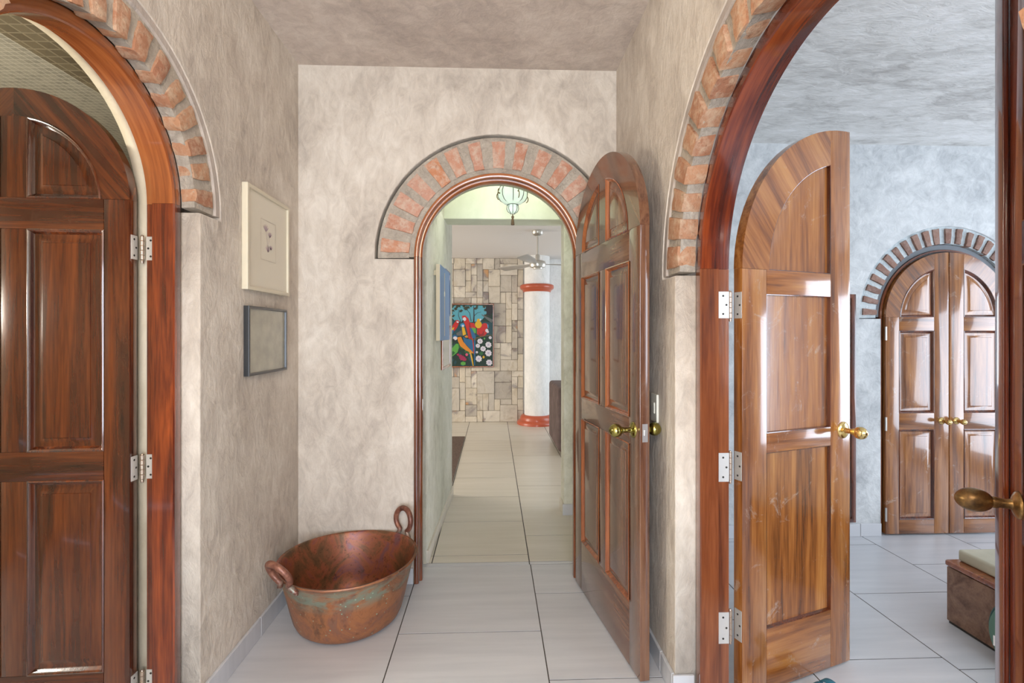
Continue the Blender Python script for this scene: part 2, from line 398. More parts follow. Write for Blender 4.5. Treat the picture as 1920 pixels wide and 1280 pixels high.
# passage side half of the end wall, opening slightly wider
wbg = obj('wall_back_inner', prism(wall_poly(XL-0.1, XR+0.3, HC+0.05, arch_cut(CX, CZ+0.01, 0.446, 0.446)), (), YB+0.101, YB+0.23, 0.0, 'XZ'), P_GREENS); tag(wbg, kind='structure')
wn = obj('wall_near', prism([(XL-0.2, 0), (XR+0.2, 0), (XR+0.2, HC), (XL-0.2, HC)], [[(-0.95, 0.35), (0.55, 0.35), (0.55, 2.35), (-0.95, 2.35)]], -2.6, -2.4, 0, 'XZ'), P_HALL); tag(wn, kind='structure')
ce = obj('ceiling', box_bm(XL-0.15, XR+0.15, -2.6, YB+0.1, HC, HC+0.1), P_CEIL); tag(ce, 'mottled taupe plaster ceiling of the hallway', kind='structure')
def base(name, x0, x1, y0, y1, h=0.085, m=TILE, cuts=()):
    bm = bmesh.new()
    alongy = (y1-y0) > (x1-x0); a, b = (y0, y1) if alongy else (x0, x1)
    e = [a]+[c for c in cuts if a < c < b]+[b]
    for p, q in zip(e, e[1:]):
        if alongy: box_bm(x0, x1, p+0.001, q-0.001, 0.0, h, 0.002, 1, bm)
        else: box_bm(p+0.001, q-0.001, y0, y1, 0.0, h, 0.002, 1, bm)
    o = obj(name, bm, m); tag(o, kind='structure'); return o
base('baseboard_left', XL, XL+0.012, LY+0.412, YB-0.012, cuts=(2.25,))
base('baseboard_right', XR-0.012, XR, RY+0.632, YB-0.012, cuts=(1.95, 2.57))
base('baseboard_right_reveal', XR-0.012, XR+0.07, RY+0.618, RY+0.63)
base('baseboard_left_reveal', XL-0.06, XL+0.012, LY+0.399, LY+0.41)
base('baseboard_back', XL+0.012, CX-0.458, YB-0.012, YB, cuts=(-0.63,))
# passage
wpl = obj('wall_passage_left', prism([(-0.392, 2.925), (-0.345, 4.16), (-0.70, 4.16), (-0.70, 2.925)], (), -0.01, 2.75, 0.004, 'XY', 2), P_GREEN); tag(wpl, 'rough pale green corridor wall hung with pictures', kind='structure')
bm = prism([(-0.380, 2.93), (-0.333, 4.17), (-0.60, 4.17), (-0.60, 4.155), (-0.36, 4.155), (-0.407, 2.93)], (), 0, 0.075, 0.001, 'XY'); tag(obj('baseboard_passage', bm, TILE_P), kind='structure')
wpr = obj('wall_passage_right', box_bm(0.62, 0.80, 2.932, 3.67, 0, 2.75, 0.008), P_GREEN); tag(wpr, kind='structure')
pier = obj('wall_pier', box_bm(0.525, 1.15, 3.675, 3.84, 0, 2.20, 0.014, 3), P_GREEN); tag(pier, 'pale plaster pier where the corridor opens', kind='structure')
base('baseboard_pier', 0.513, 0.61, 3.664, 3.675, 0.082)
base('baseboard_pier_side', 0.512, 0.524, 3.664, 3.85, 0.082, TILE_P)
base('baseboard_passage_right', 0.608, 0.62, 2.94, 3.66, 0.08, TILE_P)
hd = obj('wall_header', box_bm(-0.40, 1.15, 3.675, 3.89, 2.196, 2.80, 0.008), P_GREENS); tag(hd, 'smooth pale green header over the corridor end', kind='structure')
tag(obj('ceiling_passage', box_bm(-0.75, 0.85, 2.93, 3.9, 2.75, 2.85), P_GREENS), kind='structure')
# living room
tag(obj('ceiling_living', box_bm(-4.3, 3.9, 3.89, 8.1, 2.50, 2.6), P_LIVC), 'smooth white living room ceiling', kind='structure')
tag(obj('wall_living_left', prism([(3.9, 0), (8.1, 0), (8.1, 2.5), (3.9, 2.5)], [[(4.5, 0.2), (6.7, 0.2), (6.7, 2.3), (4.5, 2.3)]], -4.4, -4.2, 0, 'YZ'), P_WHITE), kind='structure')
tag(obj('wall_living_right', prism([(3.9, 0), (8.1, 0), (8.1, 2.5), (3.9, 2.5)], [[(4.9, 0.4), (6.9, 0.4), (6.9, 2.3), (4.9, 2.3)]], 3.7, 3.9, 0, 'YZ'), P_WHITE), kind='structure')
tag(obj('wall_living_near', box_bm(-4.3, -0.70, 4.0, 4.15, 0, 2.5), P_WHITE), kind='structure')
tag(obj('wall_living_near_right', box_bm(1.15, 3.8, 3.70, 3.84, 0, 2.5), P_WHITE), kind='structure')
tag(obj('wall_living_rear', box_bm(0.38, 3.8, 7.66, 7.85, 0, 2.5), P_WHITE), 'rough white plaster wall behind the column', kind='structure')
# stone wall: random ashlar
def stones():
    bm = bmesh.new(); rnd = random.Random(11)
    x0, x1, z0, z1 = -2.2, 0.46, 0.0, 2.5
    u = 0.086; nx = int((x1-x0)/u); nz = int(round((z1-z0)/u)); u2 = (z1-z0)/nz; u1 = (x1-x0)/nx
    occ = [[0]*nx for _ in range(nz)]
    sizes = [(2, 3), (3, 3), (3, 2), (2, 2), (3, 4), (1, 2), (2, 1), (4, 3), (1, 3), (3, 1), (2, 3), (3, 3)]
    for j in range(nz):
        for i in range(nx):
            if occ[j][i]: continue
            rnd.shuffle(sizes)
            for sx, sz in sizes+[(1, 1)]:
                if i+sx <= nx and j+sz <= nz and all(not occ[j+b][i+a] for a in range(sx) for b in range(sz)): break
            for a in range(sx):
                for b in range(sz): occ[j+b][i+a] = 1
            d = 7.60-rnd.uniform(0.0, 0.022); g = 0.0015
            a0, a1 = x0+i*u1+g, x0+(i+sx)*u1-g; c0, c1 = z0+j*u2+g, z0+(j+sz)*u2-g
            box_bm(a0, a1, d, 7.64, c0, c1, 0.005, 1, bm)
    return bm
t = NT('split_sandstone'); geo = t.add('ShaderNodeNewGeometry'); tc = t.add('ShaderNodeTexCoord')
off = t.add('ShaderNodeVectorMath', operation='ADD'); cbx = t.add('ShaderNodeCombineXYZ'); ml = t.add('ShaderNodeMath', operation='MULTIPLY'); ml.inputs[1].default_value = 37
t.l(geo.outputs['Random Per Island'], ml.inputs[0])
for k in range(3): t.l(ml.outputs[0], cbx.inputs[k])
t.l(tc.outputs['Object'], off.inputs[0]); t.l(cbx.outputs[0], off.inputs[1])
n1 = t.add('ShaderNodeTexNoise', Scale=2.6, Detail=6, Roughness=0.55, Distortion=1.6); t.l(off.outputs[0], n1.inputs[0])
n2 = t.add('ShaderNodeTexNoise', Scale=9, Detail=8, Roughness=0.6, Distortion=1.0); t.l(off.outputs[0], n2.inputs[0])
r1 = t.ramp(n1.outputs['Fac'], [(0.28, srgb(206, 164, 124)), (0.36, srgb(158, 151, 152)), (0.44, srgb(210, 203, 192)), (0.58, srgb(222, 216, 206)), (0.67, srgb(204, 194, 178)), (0.75, srgb(166, 160, 158))])
r2 = t.ramp(geo.outputs['Random Per Island'], [(0, srgb(206, 203, 200)), (0.35, srgb(232, 229, 224)), (0.7, srgb(240, 234, 222)), (1, srgb(252, 250, 246))])
t.l(t.mix(1.0, r1.outputs[0], r2.outputs[0], 'MULTIPLY'), t.b.inputs['Base Color']); t.b.inputs['Roughness'].default_value = 0.7
t.bump(n2.outputs['Fac'], 0.8, 0.02); STONE = t.m
ws = obj('wall_stone', stones(), STONE); tag(ws, 'wall faced with pale split sandstone blocks', kind='structure')
tag(obj('wall_stone_backing', box_bm(-4.2, 0.46, 7.635, 7.85, 0, 2.5), MORTAR), kind='structure')
# column
TERRA = flat('terracotta_paint', srgb(178, 82, 52), 0.35, coat=0.3)
col = empty('column', (0.655, 7.44, 0)); tag(col, kind='structure'); col['label'] = 'round white plaster column with terracotta rings'
obj('shaft', lathe([(0.19, 0.0), (0.19, 2.5)], 48), P_WHITE, col, 60)
obj('base_ring', lathe([(0.0, 0), (0.30, 0), (0.30, 0.03), (0.285, 0.05), (0.255, 0.065), (0.25, 0.10), (0.235, 0.125), (0.205, 0.14), (0.19, 0.14)], 48), TERRA, col, 50)
obj('capital_ring', lathe([(0.19, 1.97), (0.205, 1.97), (0.215, 1.995), (0.235, 2.01), (0.25, 2.02), (0.255, 2.045), (0.25, 2.07), (0.235, 2.08), (0.19, 2.085)], 48), TERRA, col, 50)

# bedroom shell
YC = 3.22; HB = 2.61
wbd = obj('wall_bedroom', prism(wall_poly(0.85, 4.9, HB+0.02, arch_cut(3.052, 1.46, 0.462, 0.61, 0.012)), (), YC, YC+0.12, 0.005, 'XZ'), P_BED); tag(wbd, 'cool grey plaster wall around the arched closet', kind='structure')
tag(obj('ceiling_bedroom', box_bm(0.85, 5.1, -1.6, 3.35, HB, HB+0.1), P_BEDC), 'mottled grey plaster bedroom ceiling', kind='structure')
tag(obj('wall_bedroom_side', prism([(-1.5, 0), (3.35, 0), (3.35, HB), (-1.5, HB)], [[(0.95, 0.25), (2.55, 0.25), (2.55, 2.15), (0.95, 2.15)]], 4.9, 5.1, 0, 'YZ'), P_BED), kind='structure')
tag(obj('wall_bedroom_near', prism([(0.85, 0), (5.0, 0), (5.0, HB), (0.85, HB)], [[(1.7, 0.8), (3.5, 0.8), (3.5, 2.4), (1.7, 2.4)]], -1.6, -1.45, 0, 'XZ'), P_BED), kind='structure')
tag(obj('wall_bedroom_left', box_bm(0.802, 0.86, 2.801, YC, 0, HB), P_BED), kind='structure')
base('baseboard_bedroom', 0.87, 2.585, YC-0.012, YC, 0.085, cuts=(1.2, 1.83, 2.44))
tag(obj('closet_interior_wall', box_bm(2.5, 3.6, YC+0.3, YC+0.32, 0, 2.0), P_BED), kind='structure')
# bathroom shell: mosaic ceiling
def mosaic(name, a, b, g, s):
    t = NT(name); tc = t.add('ShaderNodeTexCoord'); br = t.add('ShaderNodeTexBrick', offset=0.0)
    br.inputs['Scale'].default_value = 1.0
    br.inputs['Brick Width'].default_value = s; br.inputs['Row Height'].default_value = s; br.inputs['Mortar Size'].default_value = s*0.07
    br.inputs['Color1'].default_value = (*a, 1); br.inputs['Color2'].default_value = (*b, 1); br.inputs['Mortar'].default_value = (*g, 1)
    t.l(tc.outputs['Object'], br.inputs[0]); t.l(br.outputs[0], t.b.inputs['Base Color']); t.b.inputs['Roughness'].default_value = 0.4
    return t.m
MOS = mosaic('sage_mosaic', srgb(150, 146, 134), srgb(172, 168, 154), srgb(196, 192, 178), 0.03)
MOS_D = mosaic('olive_mosaic', srgb(104, 94, 76), srgb(126, 116, 94), srgb(146, 136, 114), 0.048)
tag(obj('ceiling_bathroom', box_bm(-3.1, -1.655, -0.5, 4.1, 2.50, 2.6), MOS), 'ceiling of small sage mosaic tiles', kind='structure')
tag(obj('ceiling_bathroom_soffit', box_bm(-1.655, -1.21, -0.5, 4.1, 2.36, 2.6), MOS_D), 'low soffit of darker olive mosaic tiles', kind='structure')
tag(obj('wall_bathroom_left', box_bm(-3.1, -3.0, -0.5, 4.1, 0, 2.5), P_CREAM), kind='structure')
tag(obj('wall_bathroom_back', box_bm(-3.1, -1.2, 4.0, 4.1, 0, 2.5), P_CREAM), kind='structure')
tag(obj('wall_bathroom_reveal', prism(wall_poly(-0.5, 4.0, 2.36, arch_cut(LY, LZ, 0.392, 0.392)), (), XL-0.165, XL-0.208, 0, 'YZ'), P_CREAM), 'cream plaster around the inside of the bathroom doorway', kind='structure')
tag(obj('wall_bathroom_near', box_bm(-3.1, -1.2, -0.6, -0.5, 0, 2.5), P_CREAM), kind='structure')

# ------------------------------------------------------------------ brick arches and timber frames (trim)
def plL(cy, X):  # left wall: h runs along y, depth runs towards -x
    return lambda h, z, d: Vector((X-d, cy+h, z))
def plR(cy, X):
    return lambda h, z, d: Vector((X+d, cy+h, z))
def plB(cx, Y):
    return lambda h, z, d: Vector((cx+h, Y+d, z))
def bricks(place, zs, r0f, r0b, r1, dfront, dback, n, frac, seed, jr=0.006):
    rnd = random.Random(seed); bm = bmesh.new()
    for k in range(n):
        b = bmesh.new()
        am = PI*(k+0.5)/n + rnd.uniform(-1, 1)*0.006; da = PI/n*frac*rnd.uniform(0.92, 1.08)/2
        ri = rnd.uniform(0, jr); ro = rnd.uniform(-jr*1.5, jr*0.5); df = dfront+rnd.uniform(-0.004, 0.004)
        g = []
        for ia in range(4):
            for ir in range(5):
                for idp in range(3):
                    a = am+da*(-1+2*ia/3); fr = ir/4; fd = idp/2
                    rin = r0f+(r0b-r0f)*fd+ri
                    r = rin+(r1+ro-rin)*fr
                    d = df+(dback-df)*fd
                    e = 1 if (ia in (0, 3)) + (ir in (0, 4)) + (idp == 0) >= 2 else 0
                    if e: a -= (ia-1.5)/1.5*0.006/r; r -= (ir-2)/2*0.004; d += 0.003 if idp == 0 else 0
                    p = place(r*math.cos(a), zs+r*math.sin(a), d)
                    p += Vector((rnd.uniform(-1, 1), rnd.uniform(-1, 1), rnd.uniform(-1, 1)))*0.0022
                    g.append(b.verts.new(p))
        idx = lambda i, j, l: g[(i*5+j)*3+l]
        for i in range(3):
            for j in range(4):
                b.faces.new((idx(i, j, 0), idx(i+1, j, 0), idx(i+1, j+1, 0), idx(i, j+1, 0)))
        for i in range(3):
            for l in range(2):
                for j in (0, 4): b.faces.new((idx(i, j, l), idx(i+1, j, l), idx(i+1, j, l+1), idx(i, j, l+1)))
        for j in range(4):
            for l in range(2):
                for i in (0, 3): b.faces.new((idx(i, j, l), idx(i, j+1, l), idx(i, j+1, l+1), idx(i, j, l+1)))
        merge(bm, b)
    return bm
def brick_trim(name, place, zs, r0f, r0b, r1, dm, df, db, n, frac, seed, bmat, mmat, label, band=0.0, ins=0.006):
    m = obj(name, sweep_arch([(r0f+ins, dm), (r1+0.012, dm), (r1+0.012, db), (r0b+ins, db)], zs, 64, legs=False, a0=-0.012, a1=PI+0.012, place=place), mmat, None, 40)
    tag(m, label, kind='structure')
    obj('bricks', bricks(place, zs, r0f, r0b, r1, df, db-0.002, n, frac, seed), bmat, m, 40)
    if band:
        obj('plaster_band', sweep_arch([(r1+0.010, dm-0.001), (r1+0.016, dm-0.007), (r1+0.014+band, 0.004), (r1+0.014+band, db), (r1+0.010, db)], zs, 64, legs=False, a0=-0.014, a1=PI+0.014, place=place), P_BAND, m, 30)
    return m
brick_trim('trim_1', plL(LY, XL), LZ, 0.385, 0.394, 0.50, 0.010, -0.002, 0.06, 16, 0.72, 3, BR_SIDE, MORTAR, 'orange brick arch over the dark bathroom door', 0.032, 0.008)
brick_trim('trim_2', plR(RY, XR), RZ, 0.598, 0.617, 0.72, 0.010, -0.004, 0.075, 20, 0.82, 5, BR_SIDE, MORTAR, 'orange brick arch over the wide bedroom opening', 0.036, 0.010)
brick_trim('trim_3', plB(CX, YB), CZ, 0.478, 0.478, 0.640, 0.008, 0.000, 0.09, 15, 0.66, 8, BR_BACK, MORTAR, 'faded pink brick arch over the corridor opening')
# lip of mortar between brick and frame at the rear arch
tag(obj('trim_4', sweep_arch([(0.455, 0.012), (0.485, 0.012), (0.485, 0.09), (0.455, 0.09)], CZ, 48, legs=False, place=plB(CX, YB)), MORTAR, None, 40), kind='structure')
brick_trim('trim_5', plB(3.052, YC), 1.46, 0.488, 0.488, 0.60, 0.010, -0.004, 0.10, 23, 0.66, 9, BR_CLOSET, MORTAR_B, 'dark brown brick arch over the double closet doors')
tag(obj('trim_6', sweep_arch([(0.458, 0.03), (0.49, 0.03), (0.49, 0.10), (0.458, 0.10)], 1.46, 48, legs=False, place=plB(3.052, YC)), flat('grey_cement', srgb(112, 116, 120), 0.8), None, 40), kind='structure')
# frames
fL = [(0.36, 0.004), (0.364, 0.0), (0.396, 0.0), (0.402, 0.004), (0.402, 0.102), (0.376, 0.102), (0.376, 0.074), (0.36, 0.074)]
def frame(name, prof, zs, place, label, mh, mv, n=48):
    o = obj(name, sweep_arch(prof, zs, n, legs=False, place=place), mh, None, 35); tag(o, label, kind='structure')
    for s in (1, -1):
        bm = bmesh.new(); uv = bm.loops.layers.uv.verify(); m = len(prof); W = [0]
        for i in range(m): W.append(W[-1]+math.dist(prof[i], prof[(i+1) % m]))
        lo = [bm.verts.new(place(s*r, 0.001, d)) for r, d in prof]; hi = [bm.verts.new(place(s*r, zs-0.0006, d)) for r, d in prof]
        for k in range(m):
            j = (k+1) % m; f = bm.faces.new((lo[k], lo[j], hi[j], hi[k]))
            for lp, q in zip(f.loops, ((W[k], 0), (W[k+1], 0), (W[k+1], zs), (W[k], zs))): lp[uv].uv = q
        bm.faces.new(hi); bm.faces.new(list(reversed(lo)))
        obj('jamb', bm, mv, o, 35)
    return o
W_ORANGE_F = wood('amber_frame', srgb(100, 46, 20), srgb(140, 74, 34), srgb(172, 102, 54), 'UV', rough=0.2)
W_RED_F = wood('red_frame', srgb(46, 13, 7), srgb(92, 34, 16), srgb(146, 66, 28), 'UV', rough=0.16)
W_BROWN_F = wood('russet_frame', srgb(74, 32, 16), srgb(112, 58, 30), srgb(140, 80, 46), 'UV', rough=0.2)
frame('trim_7', fL, LZ, plL(LY, XL-0.06), 'polished wood frame of the bathroom doorway', W_ORANGE_F, W_RED_F)
fR = [(0.58, 0.004), (0.584, 0.0), (0.62, 0.0), (0.627, 0.004), (0.627, 0.112), (0.596, 0.112), (0.596, 0.067), (0.58, 0.067)]
frame('trim_8', fR, RZ, plR(RY, XR+0.075), 'polished wood frame of the wide bedroom doorway', W_RED_F, W_BROWN_F, 64)
fC = [(r+0.0125, d) for r, d in ((0.4435, 0.0), (0.4435, -0.004), (0.441, -0.010), (0.436, -0.012), (0.426, -0.012), (0.420, -0.009), (0.417, -0.002), (0.417, 0.022), (0.410, 0.022), (0.405, 0.026), (0.403, 0.032), (0.403, 0.060), (0.4435, 0.060))]
frame('trim_9', fC, CZ, plB(CX, YB), 'slim varnished wood frame of the corridor archway', W_ORANGE_F, W_BROWN_F, 56)
fK = [(0.444, 0.018), (0.456, 0.018), (0.456, 0.10), (0.444, 0.10)]
frame('trim_10', fK, 1.46, plB(3.052, YC), 'thin wood frame of the double closet doors', W_BROWN_F, W_BROWN_F, 40)

# ------------------------------------------------------------------ doors
def panel_parts(root, poly, th, mset_p, mset_m, raised, axis='V', fr=0.004):
    """moulding and panel set in an opening (both faces)"""
    poly = poly if callable(poly) else ccw(poly)
    bm = bmesh.new(); bp = bmesh.new()
    for s in (1, -1):
        sg = 1 if th > 0 else -1
        y = lambda d: (sg*d if s == 1 else th-sg*d)
        if raised:
            loft_out(poly, [(-0.001, y(-0.001)), (0.003, y(-0.003)), (0.006, y(-0.001)), (0.010, y(0.006)), (0.016, y(0.012))], False, bm)
            loft_out(poly, [(0.015, y(0.0115)), (0.024, y(0.0125)), (0.044, y(0.0055)), (0.0455, y(0.0035)), (0.048, y(0.003))], True, bp)
        else:
            loft_out(poly, [(-0.001, y(0.0)), (0.002, y(0.001)), (0.004, y(0.014))], False, bm)
            loft_out(poly, [(0.0035, y(0.0135)), (0.005, y(0.0138))], True, bp)
    obj('moulding', bm, mset_m['V'], root, 30)
    obj('panel', bp, mset_p[axis], root, 30)
def quarter(cx, zs, Ri, xm, side, d, n=16):
    """quarter-disc outline inset by d: centre cx, vertical edge xm from the centre on the given side"""
    r = Ri-d; x0 = xm+d; z0 = d
    t0 = math.asin(z0/r); t1 = math.acos(min(1, x0/r))
    return [(cx+side*x0, zs+z0)] + [(cx+side*r*math.cos(t0+(t1-t0)*i/n), zs+r*math.sin(t0+(t1-t0)*i/n)) for i in range(n+1)]
def rect(a, b, c, d): return [(a, c), (b, c), (b, d), (a, d)]
def hinge(parent, z, parent_jamb=None): pass
def door_full(name, loc, d, W, zs, th, stile, mull, rects, arch_z, mat, mould, pmat, raised=True, label=''):
    """arched single leaf, local x from hinge to free edge, local y = depth behind the visible face"""
    rz = math.atan2(d[1], d[0]); R = W/2; z0 = 0.008
    root = empty(name, loc, rz); tag(root, kind='structure'); root['label'] = label
    g = 0.0004; bv = 0.002
    def P(nm, poly, m, bev=bv): return obj(nm, prism(poly, (), 0, th, bev, 'XZ'), m, root, 40)
    P('stile', rect(0, stile-g, z0, zs-g), mat['V']); P('stile', rect(W-stile+g, W, z0, zs-g), mat['V'])
    zr = [z0]+[v for r in rects for v in r]+[arch_z]
    # rails between panels
    lv = [(z0, rects[0][0])]
    for a, b in zip(rects, rects[1:]): lv.append((a[1], b[0]))
    lv.append((rects[-1][1], arch_z))
    for k, (a, b) in enumerate(lv):
        P('rail', rect(stile+g, W-stile-g, a, b), mat['H'], 0.0012)
    m0, m1 = W/2-mull/2, W/2+mull/2
    for a, b in rects: P('mullion', rect(m0, m1, a+g, b-g), mat['V'], 0.0012)
    Ri = R-stile-0.01
    zi = lambda x: zs+math.sqrt(max(0, Ri*Ri-(x-R)**2))
    # arched head with a hole for each quarter panel, split down the middle
    P('mullion', [(m0+g, arch_z+g), (m1-g, arch_z+g)] + arc(R, zs, Ri-0.0003, math.acos((m1-g-R)/Ri), math.acos((m0+g-R)/Ri), 6), mat['V'], 0.0)
    def head(side):
        zb = zs
        out = arc(R, zs, R, 0, PI/2, 20) if side > 0 else arc(R, zs, R, PI, PI/2, 20)
        inn = arc(R, zs, Ri, PI/2, 0, 20) if side > 0 else arc(R, zs, Ri, PI/2, PI, 20)
        return ccw(out+inn)
    P('arched_head', head(1), mat['D'], 0.0); P('arched_head', head(-1), mat['E'], 0.0)
    for side in (-1, 1):
        mm = m1 if side > 0 else m0
        pl = lambda d, side=side, mm=mm: quarter(R, zs, Ri, abs(mm-R), side, d)
        panel_parts(root, pl, th, pmat, mould, raised)
        for a, b in rects:
            x0, x1 = (m1, W-stile) if side > 0 else (stile, m0)
            panel_parts(root, rect(x0, x1, a, b), th, pmat, mould, raised)
    return root
def door_half(name, loc, d, W, zs, th, stile_h, stile_f, rects, arch_z, mat, mould, pmat, raised, label, z0=0.008, flip=False, Ri=None):
    """half of an arched pair: quarter arc centred on the free edge; local x from the hinge edge (0) to the free edge (W)"""
    rz = math.atan2(d[1], d[0]); root = empty(name, loc, rz); tag(root, kind='structure'); root['label'] = label
    fx = (lambda pl: [(-x, z) for x, z in pl]) if flip else (lambda pl: pl)
    g = 0.0004
    def P(nm, poly, m, bev=0.002): return obj(nm, prism(ccw(fx(poly)), (), 0, th, bev, 'XZ'), m, root, 40)
    Ri = Ri or W-stile_h-0.015
    P('stile', rect(0, stile_h-g, z0, zs-g), mat['V'])
    xs = W-stile_f
    a1 = math.acos(stile_f/W)  # angle where the outer arc meets the free stile
    P('stile', [(xs+g, z0), (W, z0)] + arc(W, zs, W, PI/2, PI-a1, 6), mat['V'])
    lv = [(z0, rects[0][0])]
    for a, b in zip(rects, rects[1:]): lv.append((a[1], b[0]))
    lv.append((rects[-1][1], arch_z))
    for a, b in lv: P('rail', rect(stile_h+g, xs-g, a, b), mat['H'], 0.0012)
    b1 = math.acos(stile_f/Ri)
    P('arched_head', arc(W, zs, W, PI, PI-a1, 20)+arc(W, zs, Ri, PI-b1, PI, 20), mat['D' if not flip else 'E'], 0.0)
    sd_ = 1 if flip else -1; wx = -W if flip else W
    panel_parts(root, lambda d: quarter(wx, zs, Ri, stile_f, sd_, d), th, pmat, mould, raised)
    for a, b in rects: panel_parts(root, ccw(fx(rect(stile_h, xs, a, b))), th, pmat, mould, raised)
    return root
def knob(parent, x, z, y, out, mat, r=0.027, stem=0.045, egg=1.0, key=False, rose=0.032):
    """round door knob on the face at depth y, pointing along out (+1/-1 in local y)"""
    pr = [(rose, 0), (rose, 0.002), (rose*0.9, 0.005), (rose*0.62, 0.009), (0.012, 0.011), (0.010, 0.018), (0.0105, stem-0.014), (0.013, stem-0.008)]
    L = r*egg
    for i in range(1, 13):
        a = PI*i/13; pr.append((r*math.sin(a), stem-0.006+L*(1-math.cos(a)))) if r*math.sin(a) > 0.012 or i > 6 else None
    pr = [p for p in pr if p]; end = stem-0.006+2*L
    pr += [(0.009, end-0.001), (0.0075, end-0.003), (0.0, end-0.003)] if key else [(0.0, end)]
    bm = lathe([(a, b*out) for a, b in pr], 36, 'Y', (x, y, z))
    o = obj('knob', bm, mat, parent, 50)
    if key: obj('keyhole', box_bm(x-0.001, x+0.001, min(y+out*(end-0.004), y+out*(end-0.002)), max(y+out*(end-0.004), y+out*(end-0.002)), z-0.005, z+0.005), DARKM, o)
    return o
def hinge_parts(root, leafpts, jambpts, pin, z0, z1, barrel_mat=HINGE_PIN):
    """root: door object; leafpts/jambpts: (a, b) world xy ends of each plate; pin world xy. Built in the door's local frame"""
    inv = root.matrix_basis.inverted() if True else None
    M = Matrix.Translation(root.location) @ root.rotation_euler.to_matrix().to_4x4(); inv = M.inverted()
    h = z1-z0
    def plate(pts, nm):
        a, b, n = Vector((*pts[0], 0)), Vector((*pts[1], 0)), Vector((*pts[2], 0)).normalized()
        bm = bmesh.new(); e = (b-a).normalized(); L = (b-a).length
        for t0 in (0.0, 0.0018):
            pass
        vs = []
        for t0 in (0.0, 0.0018):
            for (s, z) in ((0, z0), (L, z0), (L, z1), (0, z1)):
                vs.append(bm.verts.new(inv @ (a+e*s+n*t0+Vector((0, 0, z)))))
        for f in ((0, 1, 2, 3), (7, 6, 5, 4), (0, 4, 5, 1), (1, 5, 6, 2), (2, 6, 7, 3), (3, 7, 4, 0)): bm.faces.new([vs[i] for i in f])
        o = obj(nm, bm, STEEL_L, root)
        bs = bmesh.new()
        for (fs, fz) in ((0.45, 0.16), (0.75, 0.5), (0.45, 0.84)):
            c = a+e*L*fs+n*0.0018+Vector((0, 0, z0+h*fz)); r = 0.0038
            up = Vector((0, 0, 1))
            ring = [bs.verts.new(inv @ (c+e*r*math.cos(q*PI/5)+up*r*math.sin(q*PI/5)+n*0.0006)) for q in range(10)]
            bs.faces.new(ring)
            rb = [bs.verts.new(inv @ (c+e*r*math.cos(q*PI/5)+up*r*math.sin(q*PI/5))) for q in range(10)]
            for q in range(10): bs.faces.new((ring[q], ring[(q+1) % 10], rb[(q+1) % 10], rb[q]))
        obj('screws', bs, DARKM, o)
        return o
    plate(leafpts, 'hinge_leaf'); plate(jambpts, 'hinge_leaf')
    p = inv @ Vector((*pin, 0)); pr = []
    k = 5; r = 0.0072
    pr += [(0, z0-0.012), (0.004, z0-0.012), (0.005, z0-0.006), (0.004, z0-0.001)]
    for i in range(k):
        a, b = z0+h*i/k, z0+h*(i+1)/k
        pr += [(r, a+0.0015), (r, b-0.0015), (r*0.75, b-0.0005)]
    pr += [(0.004, z1+0.004), (0, z1+0.006)]
    obj('hinge_barrel', lathe(pr, 14, 'Z', (p.x, p.y, 0)), barrel_mat, root, 40)

# door 1: bathroom leaf, folded open into the bathroom
dL = Vector((-0.999, -0.045)).normalized()
# local y must point away from the camera: rotate so that +y = depth
D1 = door_full('door_1', (-1.235, 1.733, 0), (dL.x, dL.y), 0.73, 1.805, -0.038, 0.083, 0.083, [(0.205, 0.855), (0.953, 1.70)], 1.805, W_DARK, W_DARK, W_DARK, True,
               'dark mahogany six panel arched door opened into the bathroom')
for z0, z1 in ((1.605, 1.687), (0.845, 0.929), (0.10, 0.18)):
    hinge_parts(D1, ((-1.2345, 1.738), (-1.2345, 1.768), (1, 0)), ((-1.180, 1.7757), (-1.208, 1.7757), (0, -1)), (-1.2175, 1.768), z0, z1)
# door 2: corridor door folded back towards the camera
pf, ph = Vector((0.565, 1.893)), Vector((0.447, 2.684)); d2 = (ph-pf); W2 = d2.length; d2.normalize()
D2 = door_full('door_2', (pf.x, pf.y, 0), (d2.x, d2.y), W2, 1.77, -0.04, 0.10, 0.084, [(0.26, 0.905), (1.012, 1.645)], 1.77, W_MID, W_ORANGE, W_MID, True,
               'brown six panel arched door folded back against the right wall')
knob(D2, 0.062, 0.967, 0, 1, BRASS_G, r=0.027, stem=0.052, key=True)
knob(D2, 0.062, 0.967, -0.04, -1, BRASS_G, r=0.027, stem=0.03)
obj('latch_plate', box_bm(-0.0012, 0.0005, -0.032, -0.010, 0.93, 1.0, 0.0), STEEL, D2)
obj('latch_bolt', box_bm(-0.006, -0.001, -0.027, -0.015, 0.955, 0.978, 0.002), STEEL, D2)
# door 3: bedroom half leaf at the far jamb
d3 = Vector((0.533, 0.192)).normalized()
D3 = door_half('door_3', (0.912, 1.785, 0), (d3.x, d3.y), 0.587, 1.59, 0.04, 0.122, 0.115, [(0.24, 0.90), (0.975, 1.497)], 1.59, W_HONEY, W_DARK, W_HONEY, False,
               'honey wood half door with flat panels opened into the bedroom', Ri=0.452)
knob(D3, 0.545, 0.957, 0, -1, BRASS, r=0.025, stem=0.05, key=True, rose=0.034)
n3 = Vector((-d3.y, d3.x))
e3 = Vector((0.912, 1.785)); f3 = e3+n3*0.04
nn = (-d3.x, -d3.y)
for z0, z1 in ((1.406, 1.503), (0.808, 0.913), (0.216, 0.33)):
    hinge_parts(D3, (tuple(e3+n3*0.034+Vector(nn)*0.0005), tuple(e3+n3*0.002+Vector(nn)*0.0005), nn), ((0.822, 1.7855), (0.862, 1.7855), (0, -1)), (0.874, 1.800), z0, z1)
